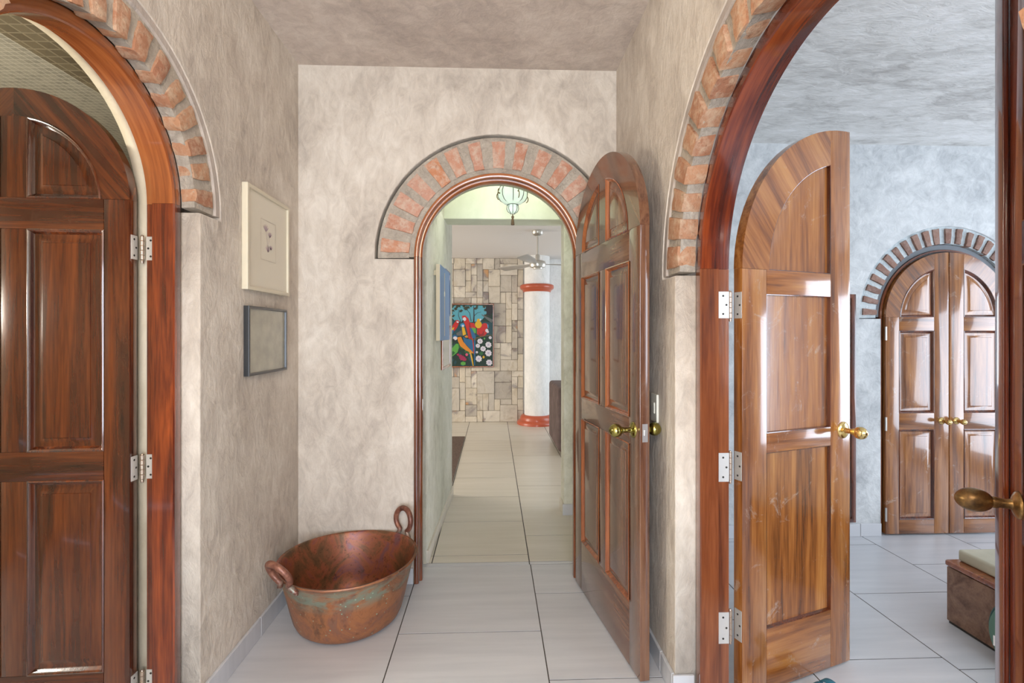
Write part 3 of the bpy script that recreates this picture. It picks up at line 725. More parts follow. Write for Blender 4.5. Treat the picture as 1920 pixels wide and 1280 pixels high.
# door 4: the other half leaf, seen almost edge on
h4 = Vector((0.872, 0.622)); d4 = Vector((0.543, 0.84)).normalized(); W4 = 0.587
D4 = door_half('door_4', (h4.x, h4.y, 0), (d4.x, d4.y), W4, 1.59, -0.04, 0.115, 0.115, [(0.24, 0.90), (0.975, 1.497)], 1.59, W_RED, W_DARK, W_RED, False,
               'reddish half door seen nearly edge on with an old brass knob', Ri=0.452)
obj('astragal', prism([(W4-0.045, 0.008), (W4+0.012, 0.008), (W4+0.012, 1.59+W4-0.004), (W4, 1.59+W4-0.004)] + arc(W4, 1.59, W4, PI/2, PI/2+0.07, 4), (), 0.0005, 0.012, 0.003, 'XZ', 2), W_RED['V'], D4, 40)
knob(D4, W4-0.098, 0.978, 0, 1, BRASS_OLD, r=0.026, stem=0.045, egg=1.3, rose=0.030)
knob(D4, W4-0.098, 0.957, -0.04, -1, BRASS_OLD, r=0.026, stem=0.045)
# doors 5 and 6: arched closet pair
K5 = door_half('door_5', (2.616, YC-0.008, 0), (1, 0), 0.434, 1.46, 0.035, 0.092, 0.100, [(0.107, 0.708), (0.818, 1.368)], 1.46, W_CLOSET, W_DARK, W_CLOSET, True,
               'hinge side leaf of the weathered arched closet next to the bare plaster', Ri=0.335, z0=0.012)
K6 = door_half('door_6', (3.490, YC-0.008, 0), (1, 0), 0.434, 1.46, 0.035, 0.092, 0.100, [(0.107, 0.708), (0.818, 1.368)], 1.46, W_CLOSET, W_DARK, W_CLOSET, True,
               'leaf of the weathered arched closet beyond the bench', Ri=0.335, z0=0.012, flip=True)
knob(K5, 0.434-0.048, 0.765, 0, -1, BRASS, r=0.019, stem=0.040, rose=0.024)
knob(K6, -0.434+0.048, 0.765, 0, -1, BRASS, r=0.019, stem=0.040, rose=0.024)
for z in (0.145, 0.748, 1.35):
    obj('hinge_barrel', lathe([(0, z-0.045), (0.006, z-0.045), (0.006, z+0.045), (0, z+0.045)], 12, 'Z', (-0.004, -0.006, 0)), STEEL, K5, 40)

# ------------------------------------------------------------------ copper cauldron
t = NT('aged_copper'); tc = t.add('ShaderNodeTexCoord')
n1 = t.add('ShaderNodeTexNoise', Scale=5, Detail=9, Roughness=0.7, Distortion=0.8); t.l(tc.outputs['Object'], n1.inputs[0])
n2 = t.add('ShaderNodeTexNoise', Scale=30, Detail=8, Roughness=0.75); t.l(tc.outputs['Object'], n2.inputs[0])
r1 = t.ramp(n1.outputs['Fac'], [(0.30, srgb(80, 58, 46)), (0.42, srgb(126, 86, 62)), (0.5, srgb(160, 104, 68)), (0.58, srgb(138, 92, 70)), (0.70, srgb(120, 98, 84))])
rk = t.ramp(n2.outputs['Fac'], [(0.30, (0.35,)*3), (0.46, (1, 1, 1))])
c1 = t.mix(0.7, r1.outputs[0], rk.outputs[0], 'MULTIPLY')
sep = t.add('ShaderNodeSeparateXYZ'); t.l(tc.outputs['Object'], sep.inputs[0])
band = t.ramp(sep.outputs[2], [(0.17, (0, 0, 0)), (0.225, (1, 1, 1)), (0.282, (0.7,)*3), (0.292, (0, 0, 0))])
mp = t.add('ShaderNodeMapping'); mp.inputs['Scale'].default_value = (1, 1, 3); mp.inputs['Location'].default_value = (3.3, 0.4, 0.2); t.l(tc.outputs['Object'], mp.inputs[0])
n3 = t.add('ShaderNodeTexNoise', Scale=5.5, Detail=9, Roughness=0.68, Distortion=0.8); t.l(mp.outputs[0], n3.inputs[0])
rp = t.ramp(n3.outputs['Fac'], [(0.44, (0, 0, 0)), (0.56, (0.85,)*3)])
msk = t.mix(1.0, band.outputs[0], rp.outputs[0], 'MULTIPLY')
# small verdigris specks
vo = t.add('ShaderNodeTexVoronoi', Scale=42); t.l(tc.outputs['Object'], vo.inputs[0])
rs = t.ramp(vo.outputs['Distance'], [(0.10, (1, 1, 1)), (0.16, (0, 0, 0))])
n4 = t.add('ShaderNodeTexNoise', Scale=9, Detail=3); t.l(tc.outputs['Object'], n4.inputs[0]); rn = t.ramp(n4.outputs['Fac'], [(0.46, (0, 0, 0)), (0.52, (1, 1, 1))])
msk2 = t.mix(1.0, rs.outputs[0], rn.outputs[0], 'MULTIPLY')
c2 = t.mix(msk, c1, srgb(122, 138, 122)); c3 = t.mix(msk2, c2, srgb(140, 176, 154))
t.l(c3, t.b.inputs['Base Color']); t.b.inputs['Metallic'].default_value = 0.35; t.b.inputs['Roughness'].default_value = 0.42
t.bump(n2.outputs['Fac'], 0.25, 0.004); COPPER = t.m
t = NT('copper_interior'); tc = t.add('ShaderNodeTexCoord')
n1 = t.add('ShaderNodeTexNoise', Scale=6, Detail=8, Roughness=0.65, Distortion=1.0); t.l(tc.outputs['Object'], n1.inputs[0])
n2 = t.add('ShaderNodeTexNoise', Scale=45, Detail=6, Roughness=0.8); t.l(tc.outputs['Object'], n2.inputs[0])
r1 = t.ramp(n1.outputs['Fac'], [(0.32, srgb(80, 62, 42)), (0.45, srgb(112, 80, 54)), (0.54, srgb(150, 88, 60)), (0.62, srgb(124, 78, 78)), (0.72, srgb(112, 96, 92))])
rk = t.ramp(n2.outputs['Fac'], [(0.36, (0.30,)*3), (0.45, (1, 1, 1))])
t.l(t.mix(0.75, r1.outputs[0], rk.outputs[0], 'MULTIPLY'), t.b.inputs['Base Color']); t.b.inputs['Metallic'].default_value = 0.3; t.b.inputs['Roughness'].default_value = 0.4
COPPER_IN = t.m
t = NT('brown_iron_handle'); tc = t.add('ShaderNodeTexCoord')
n1 = t.add('ShaderNodeTexNoise', Scale=25, Detail=7, Roughness=0.7); t.l(tc.outputs['Object'], n1.inputs[0])
sep = t.add('ShaderNodeSeparateXYZ'); t.l(tc.outputs['Object'], sep.inputs[0])
r1 = t.ramp(n1.outputs['Fac'], [(0.35, srgb(86, 54, 44)), (0.5, srgb(128, 82, 66)), (0.65, srgb(160, 112, 90))])
rz_ = t.ramp(sep.outputs[2], [(0.27, (1, 1, 1)), (0.33, (0, 0, 0))]); rr = t.ramp(n1.outputs['Fac'], [(0.45, (0, 0, 0)), (0.55, (1, 1, 1))])
t.l(t.mix(t.mix(1.0, rz_.outputs[0], rr.outputs[0], 'MULTIPLY'), r1.outputs[0], srgb(126, 158, 146)), t.b.inputs['Base Color'])
t.b.inputs['Metallic'].default_value = 0.3; t.b.inputs['Roughness'].default_value = 0.4; HANDLE = t.m

PX, PY = -0.684, 2.378
pot = empty('copper_cauldron', (PX, PY, 0.0)); tag(pot, 'large round copper cauldron with two loop handles and green patina on the floor', 'cauldron')
HR = 0.292
out = [(0.0, 0.004), (0.10, 0.002), (0.18, 0.003), (0.212, 0.010), (0.232, 0.026), (0.244, 0.05), (0.258, 0.10), (0.272, 0.16), (0.287, 0.22), (0.300, 0.268), (0.305, HR-0.012), (0.311, HR-0.006), (0.316, HR-0.002), (0.318, HR+0.003), (0.315, HR+0.007)]
inn = [(0.315, HR+0.007), (0.309, HR+0.007), (0.304, HR+0.002), (0.299, 0.268), (0.284, 0.22), (0.268, 0.16), (0.253, 0.10), (0.238, 0.05), (0.222, 0.028), (0.20, 0.014), (0.10, 0.008), (0.0, 0.009)]
ob = lathe(out, 72, cap=False); ib = lathe(inn, 72, cap=False)
rn = random.Random(4)
for b in (ob, ib):
    for v in b.verts:
        a = math.atan2(v.co.y, v.co.x); k = 1+0.008*math.sin(2*a+0.6)+0.004*math.sin(3*a); v.co.x *= k; v.co.y *= k
        v.co.z += 0.004*math.sin(2*a+1.2)*(v.co.z/HR)
obj('vessel', ob, COPPER, pot, 60); obj('inner_wall', ib, COPPER_IN, pot, 60)
def pot_handle(ang, lean, rad=0.058, h=0.105, thick=0.0125, drop=0.035):
    """upright loop fixed outside the rim, standing tangentially; lean tips it outwards"""
    rd = Vector((math.cos(ang), math.sin(ang), 0)); tg = Vector((-math.sin(ang), math.cos(ang), 0)); up = Vector((0, 0, 1))
    pts = []; N = 40
    for i in range(N+1):
        phi = math.radians(-62)+ (math.radians(242)-math.radians(-62))*i/N
        pts.append((rad*math.cos(phi), h*0.55+0.052+rad*1.02*math.sin(phi)-0.03))
    # feet splay along the vessel
    x0, z0 = pts[0]; foot1 = [(x0+0.030, z0-0.042), (x0+0.016, z0-0.030), (x0+0.004, z0-0.014)]
    x1, z1 = pts[-1]; foot2 = [(x1-0.004, z1-0.014), (x1-0.016, z1-0.030), (x1-0.030, z1-0.042)]
    P2 = foot1+pts+foot2; out3 = []
    for x, z in P2:
        zz = z+0.0; ww = HR+zz
        rad_here = 0.318+0.010 if zz > -0.02 else 0.316-( -zz)*0.18+0.006
        base_r = math.sqrt(max(0, rad_here**2-x*x))
        out3.append(rd*(base_r+max(0, zz+0.012)*lean)+tg*x+up*(HR+zz*(1-0.25*abs(lean))))
    tp = [0.75, 0.95, 1.0]+[1.0+0.12*math.sin(PI*i/N) for i in range(N+1)]+[1.0, 0.95, 0.75]
    o = obj('handle', tube(out3, thick, 14, taper=tp), HANDLE, pot, 60)
    for k in (0, len(out3)-1):
        p = out3[k]; v = lathe([(0, -0.004), (0.008, -0.004), (0.008, 0.003), (0.005, 0.006), (0, 0.007)], 12, 'Z')
        q = rd.to_track_quat('Z', 'Y').to_matrix().to_4x4(); bmesh.ops.transform(v, matrix=Matrix.Translation(p+rd*0.004) @ q, verts=v.verts)
        obj('rivet', v, HANDLE, o, 40)
pot_handle(math.radians(238), 0.45)
pot_handle(math.radians(50), 0.05)

# ------------------------------------------------------------------ frames on the left wall
def wall_frame(name, label, cat, org, along, nrm, W, H, fw, depth, mf, mp, lip=0.004, group=None):
    """org: lower corner on the wall; along: unit xy vector; nrm: unit xy out of the wall. local x along, y = towards wall"""
    rz = math.atan2(along[1], along[0]); root = empty(name, org, rz); tag(root, label, cat, group)
    a = Vector((along[0], along[1])); n = Vector((nrm[0], nrm[1])); sg = 1 if Vector((-a.y, a.x)).dot(n) > 0 else -1
    d = sg*depth
    outer = rect(0, W, 0, H); hole = rect(fw, W-fw, fw, H-fw)
    obj('frame', prism(outer, [hole], 0.0005*sg, d, 0.002, 'XZ', 2), mf, root, 40)
    y = d*0.62
    bp = box_bm(fw-0.002, W-fw+0.002, min(0.001*sg, y), max(0.001*sg, y), fw-0.002, H-fw+0.002)
    obj('picture', bp, mp, root)
    return root, sg, y
GLASSY = lambda name, c, r=0.12: flat(name, c, 0.5, 0, 0.9)
PAPER = flat('cream_mount_paper', srgb(214, 206, 186), 0.35, coat=0.5)
WF, sg, yy = wall_frame('picture_frame', 'off white framed botanical print above the black frame', 'picture', (XL, 2.10, 1.535), (0, 1), (1, 0), 0.425, 0.445, 0.017, 0.026,
                        flat('off_white_frame_paint', srgb(206, 196, 172), 0.4, coat=0.3), PAPER)
INK = flat('lilac_ink', srgb(186, 166, 170), 0.6); INK2 = flat('pale_brown_ink', srgb(178, 166, 148), 0.6)
bm = bmesh.new(); yk = yy+sg*0.0008
def petal(bm, cx, cz, a, L, wd, y, n=8, mi=0):
    vs = []
    for i in range(n*2):
        t_ = 2*PI*i/(n*2); u, v = L*(0.5+0.5*math.cos(t_)), wd*math.sin(t_)*(0.5+0.5*math.sin(PI*(0.5+0.5*math.cos(t_))))
        vs.append(bm.verts.new((cx+u*math.cos(a)-v*math.sin(a), y, cz+u*math.sin(a)+v*math.cos(a))))
    f = bm.faces.new(vs); f.material_index = mi; return f
for (cx, cz, L) in ((0.185, 0.275, 0.036), (0.225, 0.255, 0.028), (0.205, 0.185, 0.032), (0.235, 0.20, 0.022)):
    for k in range(5): petal(bm, cx, cz, PI/2+(k-2)*0.42, L, 0.0035, yk)
for (a, b) in (((0.19, 0.275), (0.20, 0.215)), ((0.225, 0.255), (0.205, 0.215)), ((0.205, 0.215), (0.205, 0.19))):
    dx, dz = b[0]-a[0], b[1]-a[1]; L = math.hypot(dx, dz); nx, nz = -dz/L*0.001, dx/L*0.001
    bm.faces.new([bm.verts.new((p[0]+s*nx, yk, p[1]+s*nz)) for p, s in ((a, 1), (a, -1), (b, -1), (b, 1))])
ln = 0.0009
for (x0, x1, z0, z1) in ((0.135, 0.285, 0.145, 0.145+ln*2), (0.135, 0.285, 0.325, 0.325+ln*2), (0.135, 0.135+ln*2, 0.145, 0.325), (0.285-ln*2, 0.285, 0.145, 0.325)):
    f = bm.faces.new([bm.verts.new((x, yk, z)) for x, z in ((x0, z0), (x1, z0), (x1, z1), (x0, z1))]); f.material_index = 1
obj('flower_drawing', bm, [INK, INK2], WF)
t = NT('grey_olive_artwork'); n = t.add('ShaderNodeTexNoise', Scale=14, Detail=6); tc = t.add('ShaderNodeTexCoord'); t.l(tc.outputs['Object'], n.inputs[0])
r = t.ramp(n.outputs['Fac'], [(0.35, srgb(148, 146, 130)), (0.7, srgb(172, 168, 150))]); t.l(r.outputs[0], t.b.inputs['Base Color']); t.b.inputs['Roughness'].default_value = 0.3; t.b.inputs['Coat Weight'].default_value = 0.8
BF, sg, yy = wall_frame('picture_frame', 'small thin black frame holding a plain grey green sheet', 'picture', (XL, 2.115, 1.17), (0, 1), (1, 0), 0.385, 0.297, 0.012, 0.024,
                        flat('black_frame_paint', srgb(44, 46, 48), 0.3, coat=0.4), t.m)
obj('hanging_loop', tube([(0.19+0.006*math.cos(a), sg*0.008, 0.300+0.006*math.sin(a)) for a in [i*PI/6 for i in range(12)]], 0.0012, 6, closed=True), STEEL, BF, 40)

# light switch on the right wall behind the folded door
sw = empty('light_switch', (XR, 2.035, 0.985)); tag(sw, 'white rectangular wall switch plate behind the brass knob', 'switch')
WHITEP = flat('white_plastic', srgb(222, 220, 206), 0.4)
obj('plate', box_bm(-0.010, -0.0005, -0.036, 0.036, 0, 0.115, 0.002), WHITEP, sw); obj('rocker', box_bm(-0.0135, -0.0095, -0.014, 0.014, 0.035, 0.08, 0.001), WHITEP, sw)
# strike plate on the rear frame
tag(obj('trim_11', box_bm(CX-0.4175, CX-0.4145, YB+0.034, YB+0.054, 0.93, 0.99), STEEL), kind='structure')

# ------------------------------------------------------------------ corridor pictures
ax = Vector((0.047, 1.23)).normalized(); nx_ = Vector((ax.y, -ax.x))
def on_wall(s): p = Vector((-0.392, 2.93))+ax*s; return p
def corridor(name, label, s0, s1, z0, z1, fw, dp, mf, mp, cat='picture', extra=0.0):
    p = on_wall(s0)+nx_*0.0015
    return wall_frame(name, label, cat, (p.x, p.y, z0), tuple(ax), tuple(nx_), s1-s0, z1-z0, fw, dp, mf, mp)
BLUE = flat('faded_blue_canvas_paint', srgb(104, 140, 188), 0.5); BEIGE = flat('beige_canvas_edge', srgb(196, 184, 158), 0.7)
p = on_wall(0.23)+nx_*0.0015
cv = empty('canvas_painting', (p.x, p.y, 1.304), math.atan2(ax.y, ax.x)); tag(cv, 'thick blue canvas nearest the corridor doorway', 'painting')
obj('canvas_edge', box_bm(0, 0.45, -0.044, -0.018, 0, 0.485, 0.002), BEIGE, cv); obj('painted_face', box_bm(0.001, 0.449, -0.047, -0.0442, 0.001, 0.484, 0.001), BLUE, cv)
for z_ in (0.42, 0.45): obj('wall_spacer', box_bm(0.03 if z_ < 0.43 else 0.31, 0.05 if z_ < 0.43 else 0.33, -0.018, 0.0, 0.42, 0.45), BEIGE, cv)
obj('painted_line', box_bm(0.18, 0.19, -0.0495, -0.0472, 0.03, 0.45), BEIGE, cv); obj('painted_shell', lathe([(0, -0.051), (0.018, -0.0495), (0.02, -0.0473)], 12, 'Y', (0.185, 0, 0.31)), flat('cream_paint_dab', srgb(220, 214, 196), 0.6), cv)
corridor('picture_frame', 'thin dark blue frame high on the corridor wall behind the canvas', 0.725, 0.97, 1.485, 1.825, 0.012, 0.018, flat('navy_frame_paint', srgb(44, 78, 128), 0.35, coat=0.4), flat('pale_print', srgb(196, 204, 206), 0.3, coat=0.7))
corridor('picture_frame', 'brown wooden frame lowest on the corridor wall', 0.58, 1.03, 1.092, 1.413, 0.02, 0.0135, W_ORANGE['V'], flat('pale_grey_print', srgb(190, 194, 188), 0.3, coat=0.7))
wf2 = empty('picture_frame', (0.62, 3.16, 1.30), PI/2); tag(wf2, 'narrow dark wooden frame on the corridor wall behind the folded door', 'picture')
obj('frame', prism(rect(0, 0.30, 0, 0.36), [rect(0.02, 0.28, 0.02, 0.34)], 0.0005, 0.02, 0.002, 'XZ'), W_DARK['V'], wf2); obj('picture', box_bm(0.018, 0.282, 0.001, 0.012, 0.018, 0.342), PAPER, wf2)

# ------------------------------------------------------------------ parrot painting
PXR = 0.009; PW, PH = 0.70, 0.965
pa = empty('parrot_painting', (PXR-PW, 7.571, 0.838)); tag(pa, 'colourful painting of macaws and white flowers on the stone wall', 'painting')
obj('frame', prism(rect(0, PW, 0, PH), [rect(0.016, PW-0.016, 0.016, PH-0.016)], -0.03, 0.0, 0.002, 'XZ'), W_ORANGE['V'], pa, 40)
obj('canvas', box_bm(0.014, PW-0.014, -0.018, -0.001, 0.014, PH-0.014), flat('dark_jungle_green_paint', srgb(18, 48, 40), 0.6), pa)
PC = {k: flat('paint_'+k, tuple(0.72*q for q in srgb(*v)), 0.5) for k, v in dict(sky=(92, 176, 196), deep=(24, 74, 84), trunk=(44, 34, 36), leaf=(52, 58, 36), green=(36, 104, 52), lime=(96, 176, 72),
      red=(206, 34, 30), darkred=(150, 22, 28), yellow=(236, 186, 30), orange=(232, 146, 34), blue=(26, 104, 156), lightblue=(70, 160, 214), white=(232, 228, 238), lilac=(196, 186, 216), magenta=(170, 34, 86), pink=(230, 96, 132), black=(22, 20, 26), branch=(120, 104, 52), grey=(104, 108, 108)).items()}
PK = list(PC); pb = bmesh.new(); lay = [0]
# painting coordinates: crop pixels (70..785, 120..1155) -> local
def U(x, y): return (0.04+(x-70)/715*(PW-0.058), 0.016+(1155-y)/1035*(PH-0.032))
def poly(col, pts):
    lay[0] += 1; y = -0.0182-lay[0]*0.000035
    f = pb.faces.new([pb.verts.new((U(*p)[0], y, U(*p)[1])) for p in pts]); f.material_index = PK.index(col)
def ell(col, cx, cy, rx, ry, rot=0, n=14, wob=0.0):
    r = math.radians(rot); pts = []
    for i in range(n):
        a = 2*PI*i/n; k = 1+(wob if i % 2 else -wob); x, y = rx*k*math.cos(a), ry*k*math.sin(a)
        pts.append((cx+x*math.cos(r)-y*math.sin(r), cy+x*math.sin(r)+y*math.cos(r)))
    poly(col, pts)
def line(col, pts, w0, w1=None):
    w1 = w1 if w1 is not None else w0; n = len(pts); L, R = [], []
    for i, p in enumerate(pts):
        a, b = pts[max(0, i-1)], pts[min(n-1, i+1)]; dx, dy = b[0]-a[0], b[1]-a[1]; l = math.hypot(dx, dy) or 1; ww = (w0+(w1-w0)*i/(n-1))/2
        L.append((p[0]-dy/l*ww, p[1]+dx/l*ww)); R.append((p[0]+dy/l*ww, p[1]-dx/l*ww))
    poly(col, L+R[::-1])
poly('sky', [(95, 135), (660, 135), (690, 250), (640, 330), (560, 430), (420, 440), (260, 430), (150, 400), (90, 330)])
poly('deep', [(40, 400), (160, 380), (300, 420), (560, 400), (780, 420), (780, 640), (40, 660)])
pr_ = random.Random(2)
for cx, cy in ((100, 150), (180, 160), (110, 220), (250, 225), (300, 150), (360, 165), (420, 140), (520, 145), (160, 190), (120, 310), (90, 260), (500, 180), (330, 190), (210, 140), (640, 150), (660, 210), (665, 300)): ell('leaf', cx, cy, pr_.uniform(22, 42), pr_.uniform(14, 26), pr_.uniform(-40, 40), 11, 0.22)
ell('black', 725, 200, 60, 110, 0, 14, 0.15); line('grey', [(595, 285), (680, 340), (780, 400)], 10, 60)
line('trunk', [(462, 420), (468, 300), (465, 140)], 26, 12); line('trunk', [(420, 400), (395, 260), (345, 200)], 12, 6); line('trunk', [(250, 420), (205, 300), (215, 200)], 12, 5); line('trunk', [(470, 310), (520, 260), (590, 240)], 10, 4)
for i in range(26): ell('green' if i % 3 else 'deep', pr_.uniform(60, 500), pr_.uniform(740, 1140), pr_.uniform(20, 60), pr_.uniform(10, 24), pr_.uniform(-80, 80), 8)
# macaw far left
ell('red', 150, 480, 42, 100, 28); poly('yellow', [(75, 520), (140, 500), (120, 545), (70, 565)]); poly('blue', [(70, 565), (135, 535), (110, 610), (70, 615)]); ell('red', 190, 405, 34, 26, 20); ell('white', 192, 412, 20, 14, 20); poly('black', [(212, 405), (232, 432), (208, 436)])
poly('grey', [(170, 600), (260, 545), (270, 640), (180, 640)])
# blue and yellow behind
ell('lightblue', 275, 465, 38, 32); ell('white', 282, 478, 20, 18); poly('yellow', [(262, 500), (305, 500), (335, 620), (280, 640)])
# large scarlet macaw
poly('red', [(262, 310), (320, 300), (372, 350), (400, 420), (470, 430), (500, 520), (470, 640), (440, 690), (380, 690), (350, 560), (320, 460), (290, 400)])
poly('darkred', [(380, 420), (400, 420), (440, 640), (420, 690), (395, 650)])
poly('lime', [(430, 500), (500, 520), (500, 600), (455, 590)]); poly('blue', [(390, 500), (430, 520), (500, 650), (500, 690), (440, 685)])
ell('white', 308, 362, 28, 32); poly('black', [(285, 375), (262, 400), (278, 425), (300, 395)])
line('red', [(440, 690), (455, 800), (470, 950)], 26, 14); line('blue', [(480, 690), (480, 900), (478, 1140)], 26, 14)
# right group
ell('red', 600, 560, 95, 92, 10); ell('red', 650, 480, 60, 50); ell('darkred', 590, 600, 50, 60, 0, 12, 0.1); ell('red', 585, 570, 34, 44)
ell('white', 685, 555, 26, 30); ell('white', 702, 578, 18, 18); poly('lightblue', [(690, 440), (712, 460), (712, 520), (698, 500)])
ell('yellow', 542, 455, 58, 62); ell('yellow', 545, 385, 28, 30); ell('white', 578, 372, 16, 16); poly('black', [(585, 368), (602, 385), (586, 400)]); poly('green', [(520, 510), (500, 560), (500, 620), (520, 600)])
line('branch', [(480, 690), (600, 655), (780, 630)], 14, 8); line('branch', [(290, 720), (380, 700), (510, 712)], 14, 10)
# blue and gold macaw
poly('blue', [(280, 660), (340, 690), (440, 720), (455, 830), (450, 930), (380, 840), (300, 760)]); poly('orange', [(185, 670), (250, 660), (285, 740), (360, 830), (460, 930), (440, 940), (330, 890), (240, 820), (200, 740)])
ell('blue', 150, 660, 44, 34, 10); ell('white', 150, 685, 36, 32); poly('black', [(120, 690), (118, 735), (150, 740), (140, 705)]); line('yellow', [(400, 925), (430, 1020), (455, 1150)], 34, 14); line('blue', [(395, 940), (415, 1050), (435, 1150)], 16, 8)
poly('orange', [(305, 655), (350, 632), (372, 670), (330, 676)])
# green parrot
poly('lime', [(120, 830), (165, 775), (205, 780), (212, 850), (190, 920), (120, 980), (60, 1000), (50, 890)]); poly('green', [(60, 930), (120, 900), (150, 930), (70, 1010)])
for cx, cy, r_ in ((275, 1020, 50), (240, 985, 32), (310, 1040, 34), (200, 960, 22)): ell('magenta', cx, cy, r_, r_*0.8, 0, 14, 0.2)
ell('pink', 345, 960, 22, 24); ell('lime', 285, 1110, 44, 32, 0, 12, 0.1)
for cx, cy, r_ in ((570, 735, 46), (533, 812, 36), (712, 795, 52), (622, 862, 46), (712, 935, 56), (548, 1030, 54), (725, 1095, 52), (742, 675, 26), (517, 920, 20)):
    ell('white', cx, cy, r_, r_*0.95, pr_.uniform(0, 60), 16, 0.1); ell('lilac', cx, cy, r_*0.35, r_*0.35, 0, 8, 0.2)
ell('green', 590, 940, 34, 30); ell('yellow', 630, 1003, 18, 22); ell('lime', 645, 690, 14, 16)
obj('painted_scene', pb, [PC[k] for k in PK], pa)

# ------------------------------------------------------------------ corridor lantern
DKMET = flat('dark_bronze', srgb(58, 48, 38), 0.4, 0.8)
t = NT('seeded_pale_green_glass'); t.b.inputs['Emission Color'].default_value = (0.88, 1.0, 0.92, 1); t.b.inputs['Emission Strength'].default_value = 0.32; t.b.inputs['Base Color'].default_value = (*srgb(222, 244, 228), 1); t.b.inputs['Roughness'].default_value = 0.12; t.b.inputs['Alpha'].default_value = 0.62
GLASS = t.m
lx, ly = 0.128, 3.28
ln_ = empty('hanging_lantern', (lx, ly, 0)); tag(ln_, 'blown glass hanging lantern with scrolled metal ribs and a tassel', 'lamp')
k8 = 8
def blown(prof, n=48, lobes=8, amp=0.06):
    b = lathe(prof, n)
    for v in b.verts:
        a = math.atan2(v.co.y, v.co.x); k = 1+amp*abs(math.cos(lobes*a/2)); v.co.x *= k; v.co.y *= k
    return b
obj('glass_shade', blown([(0.022, 2.195), (0.05, 2.205), (0.075, 2.225), (0.088, 2.25), (0.09, 2.28), (0.075, 2.32), (0.055, 2.35), (0.05, 2.38), (0.06, 2.42)]), GLASS, ln_, 60)
obj('glass_shade', blown([(0.0, 2.142), (0.015, 2.144), (0.028, 2.155), (0.035, 2.172), (0.033, 2.192), (0.026, 2.20)], 40, 6, 0.05), GLASS, ln_, 60)
bm = bmesh.new()
for k in range(8):
    a = 2*PI*k/8; c, s_ = math.cos(a), math.sin(a)
    tube([(r_*c, r_*s_, z) for r_, z in ((0.012, 2.14), (0.032, 2.155), (0.040, 2.173), (0.036, 2.197), (0.028, 2.203))], 0.0018, 6, bm)
    tube([(r_*c, r_*s_, z) for r_, z in ((0.028, 2.203), (0.055, 2.21), (0.082, 2.226), (0.096, 2.25), (0.099, 2.28), (0.083, 2.32), (0.062, 2.35), (0.056, 2.38), (0.064, 2.42))], 0.0022, 6, bm)
tube([(0.036*math.cos(i*PI/12), 0.036*math.sin(i*PI/12), 2.20) for i in range(24)], 0.0025, 6, bm, True)
tube([(0.064*math.cos(i*PI/12), 0.064*math.sin(i*PI/12), 2.42) for i in range(24)], 0.003, 6, bm, True)
obj('metal_ribs', bm, DKMET, ln_, 60)
for k in range(4):
    a = 2*PI*k/4+0.35; c, s_ = math.cos(a), math.sin(a)
    pts = [(0.098+0.016*math.sin(q*0.5)*(1-q/22), 2.24+0.006*q*0.5-0.016*math.cos(q*0.5)*(1-q/22)) for q in range(20)]
    obj('scroll', tube([(r_*c, r_*s_, z) for r_, z in pts], 0.003, 6), flat('antique_gold', srgb(120, 98, 62), 0.35, 0.9) if k == 0 else bpy.data.materials['antique_gold'], ln_, 60)
obj('chain', tube([(0, 0, 2.42), (0, 0, 2.75)], 0.004, 8), DKMET, ln_); obj('ceiling_cap', lathe([(0, 2.70), (0.02, 2.70), (0.05, 2.735), (0.055, 2.749), (0, 2.7495)], 24), DKMET, ln_, 40)
obj('crown', lathe([(0.066, 2.415), (0.05, 2.44), (0.015, 2.46), (0.006, 2.48), (0, 2.48)], 24), DKMET, ln_, 40)
obj('tassel', lathe([(0, 2.142), (0.004, 2.14), (0.003, 2.13), (0.008, 2.126), (0.010, 2.118), (0.006, 2.112), (0.009, 2.10), (0.012, 2.068), (0, 2.066)], 14), flat('brown_tassel_thread', srgb(106, 84, 62), 0.8), ln_, 60)

# ------------------------------------------------------------------ ceiling fan in the living room
NICK = flat('brushed_nickel', (0.60, 0.58, 0.54), 0.3, 0.95); BLADE = flat('silver_fan_blade', srgb(176, 172, 166), 0.4, 0.3)
fx_, fy_ = 0.495, 5.53
fan = empty('ceiling_fan', (fx_, fy_, 0)); tag(fan, 'silver three blade ceiling fan on a long rod', 'fan')
obj('canopy', lathe([(0, 2.499), (0.062, 2.499), (0.062, 2.47), (0.055, 2.455), (0.028, 2.438), (0, 2.437)], 32), NICK, fan, 40)
obj('rod', lathe([(0, 2.44), (0.011, 2.44), (0.011, 2.20), (0, 2.20)], 16), NICK, fan, 40)
obj('coupling', lathe([(0, 2.235), (0.018, 2.235), (0.026, 2.22), (0.028, 2.17), (0, 2.165)], 20), NICK, fan, 40)
obj('motor', lathe([(0, 2.165), (0.05, 2.165), (0.082, 2.155), (0.09, 2.14), (0.092, 2.11), (0.085, 2.09), (0.055, 2.082), (0.05, 2.07), (0, 2.068)], 36), NICK, fan, 40)
for ang in (130, 250, 10):
    a = math.radians(ang); M = Matrix.Rotation(a, 4, 'Z') @ Matrix.Rotation(math.radians(12), 4, 'X')
    b = prism([(0.07, -0.022), (0.16, -0.035), (0.30, -0.058), (0.60, -0.066), (0.62, -0.05), (0.62, 0.05), (0.60, 0.066), (0.30, 0.058), (0.16, 0.035), (0.07, 0.022)], (), -0.003, 0.003, 0.001, 'XY')
    bmesh.ops.transform(b, matrix=Matrix.Translation((0, 0, 2.125)) @ M, verts=b.verts); obj('blade', b, BLADE, fan, 40)

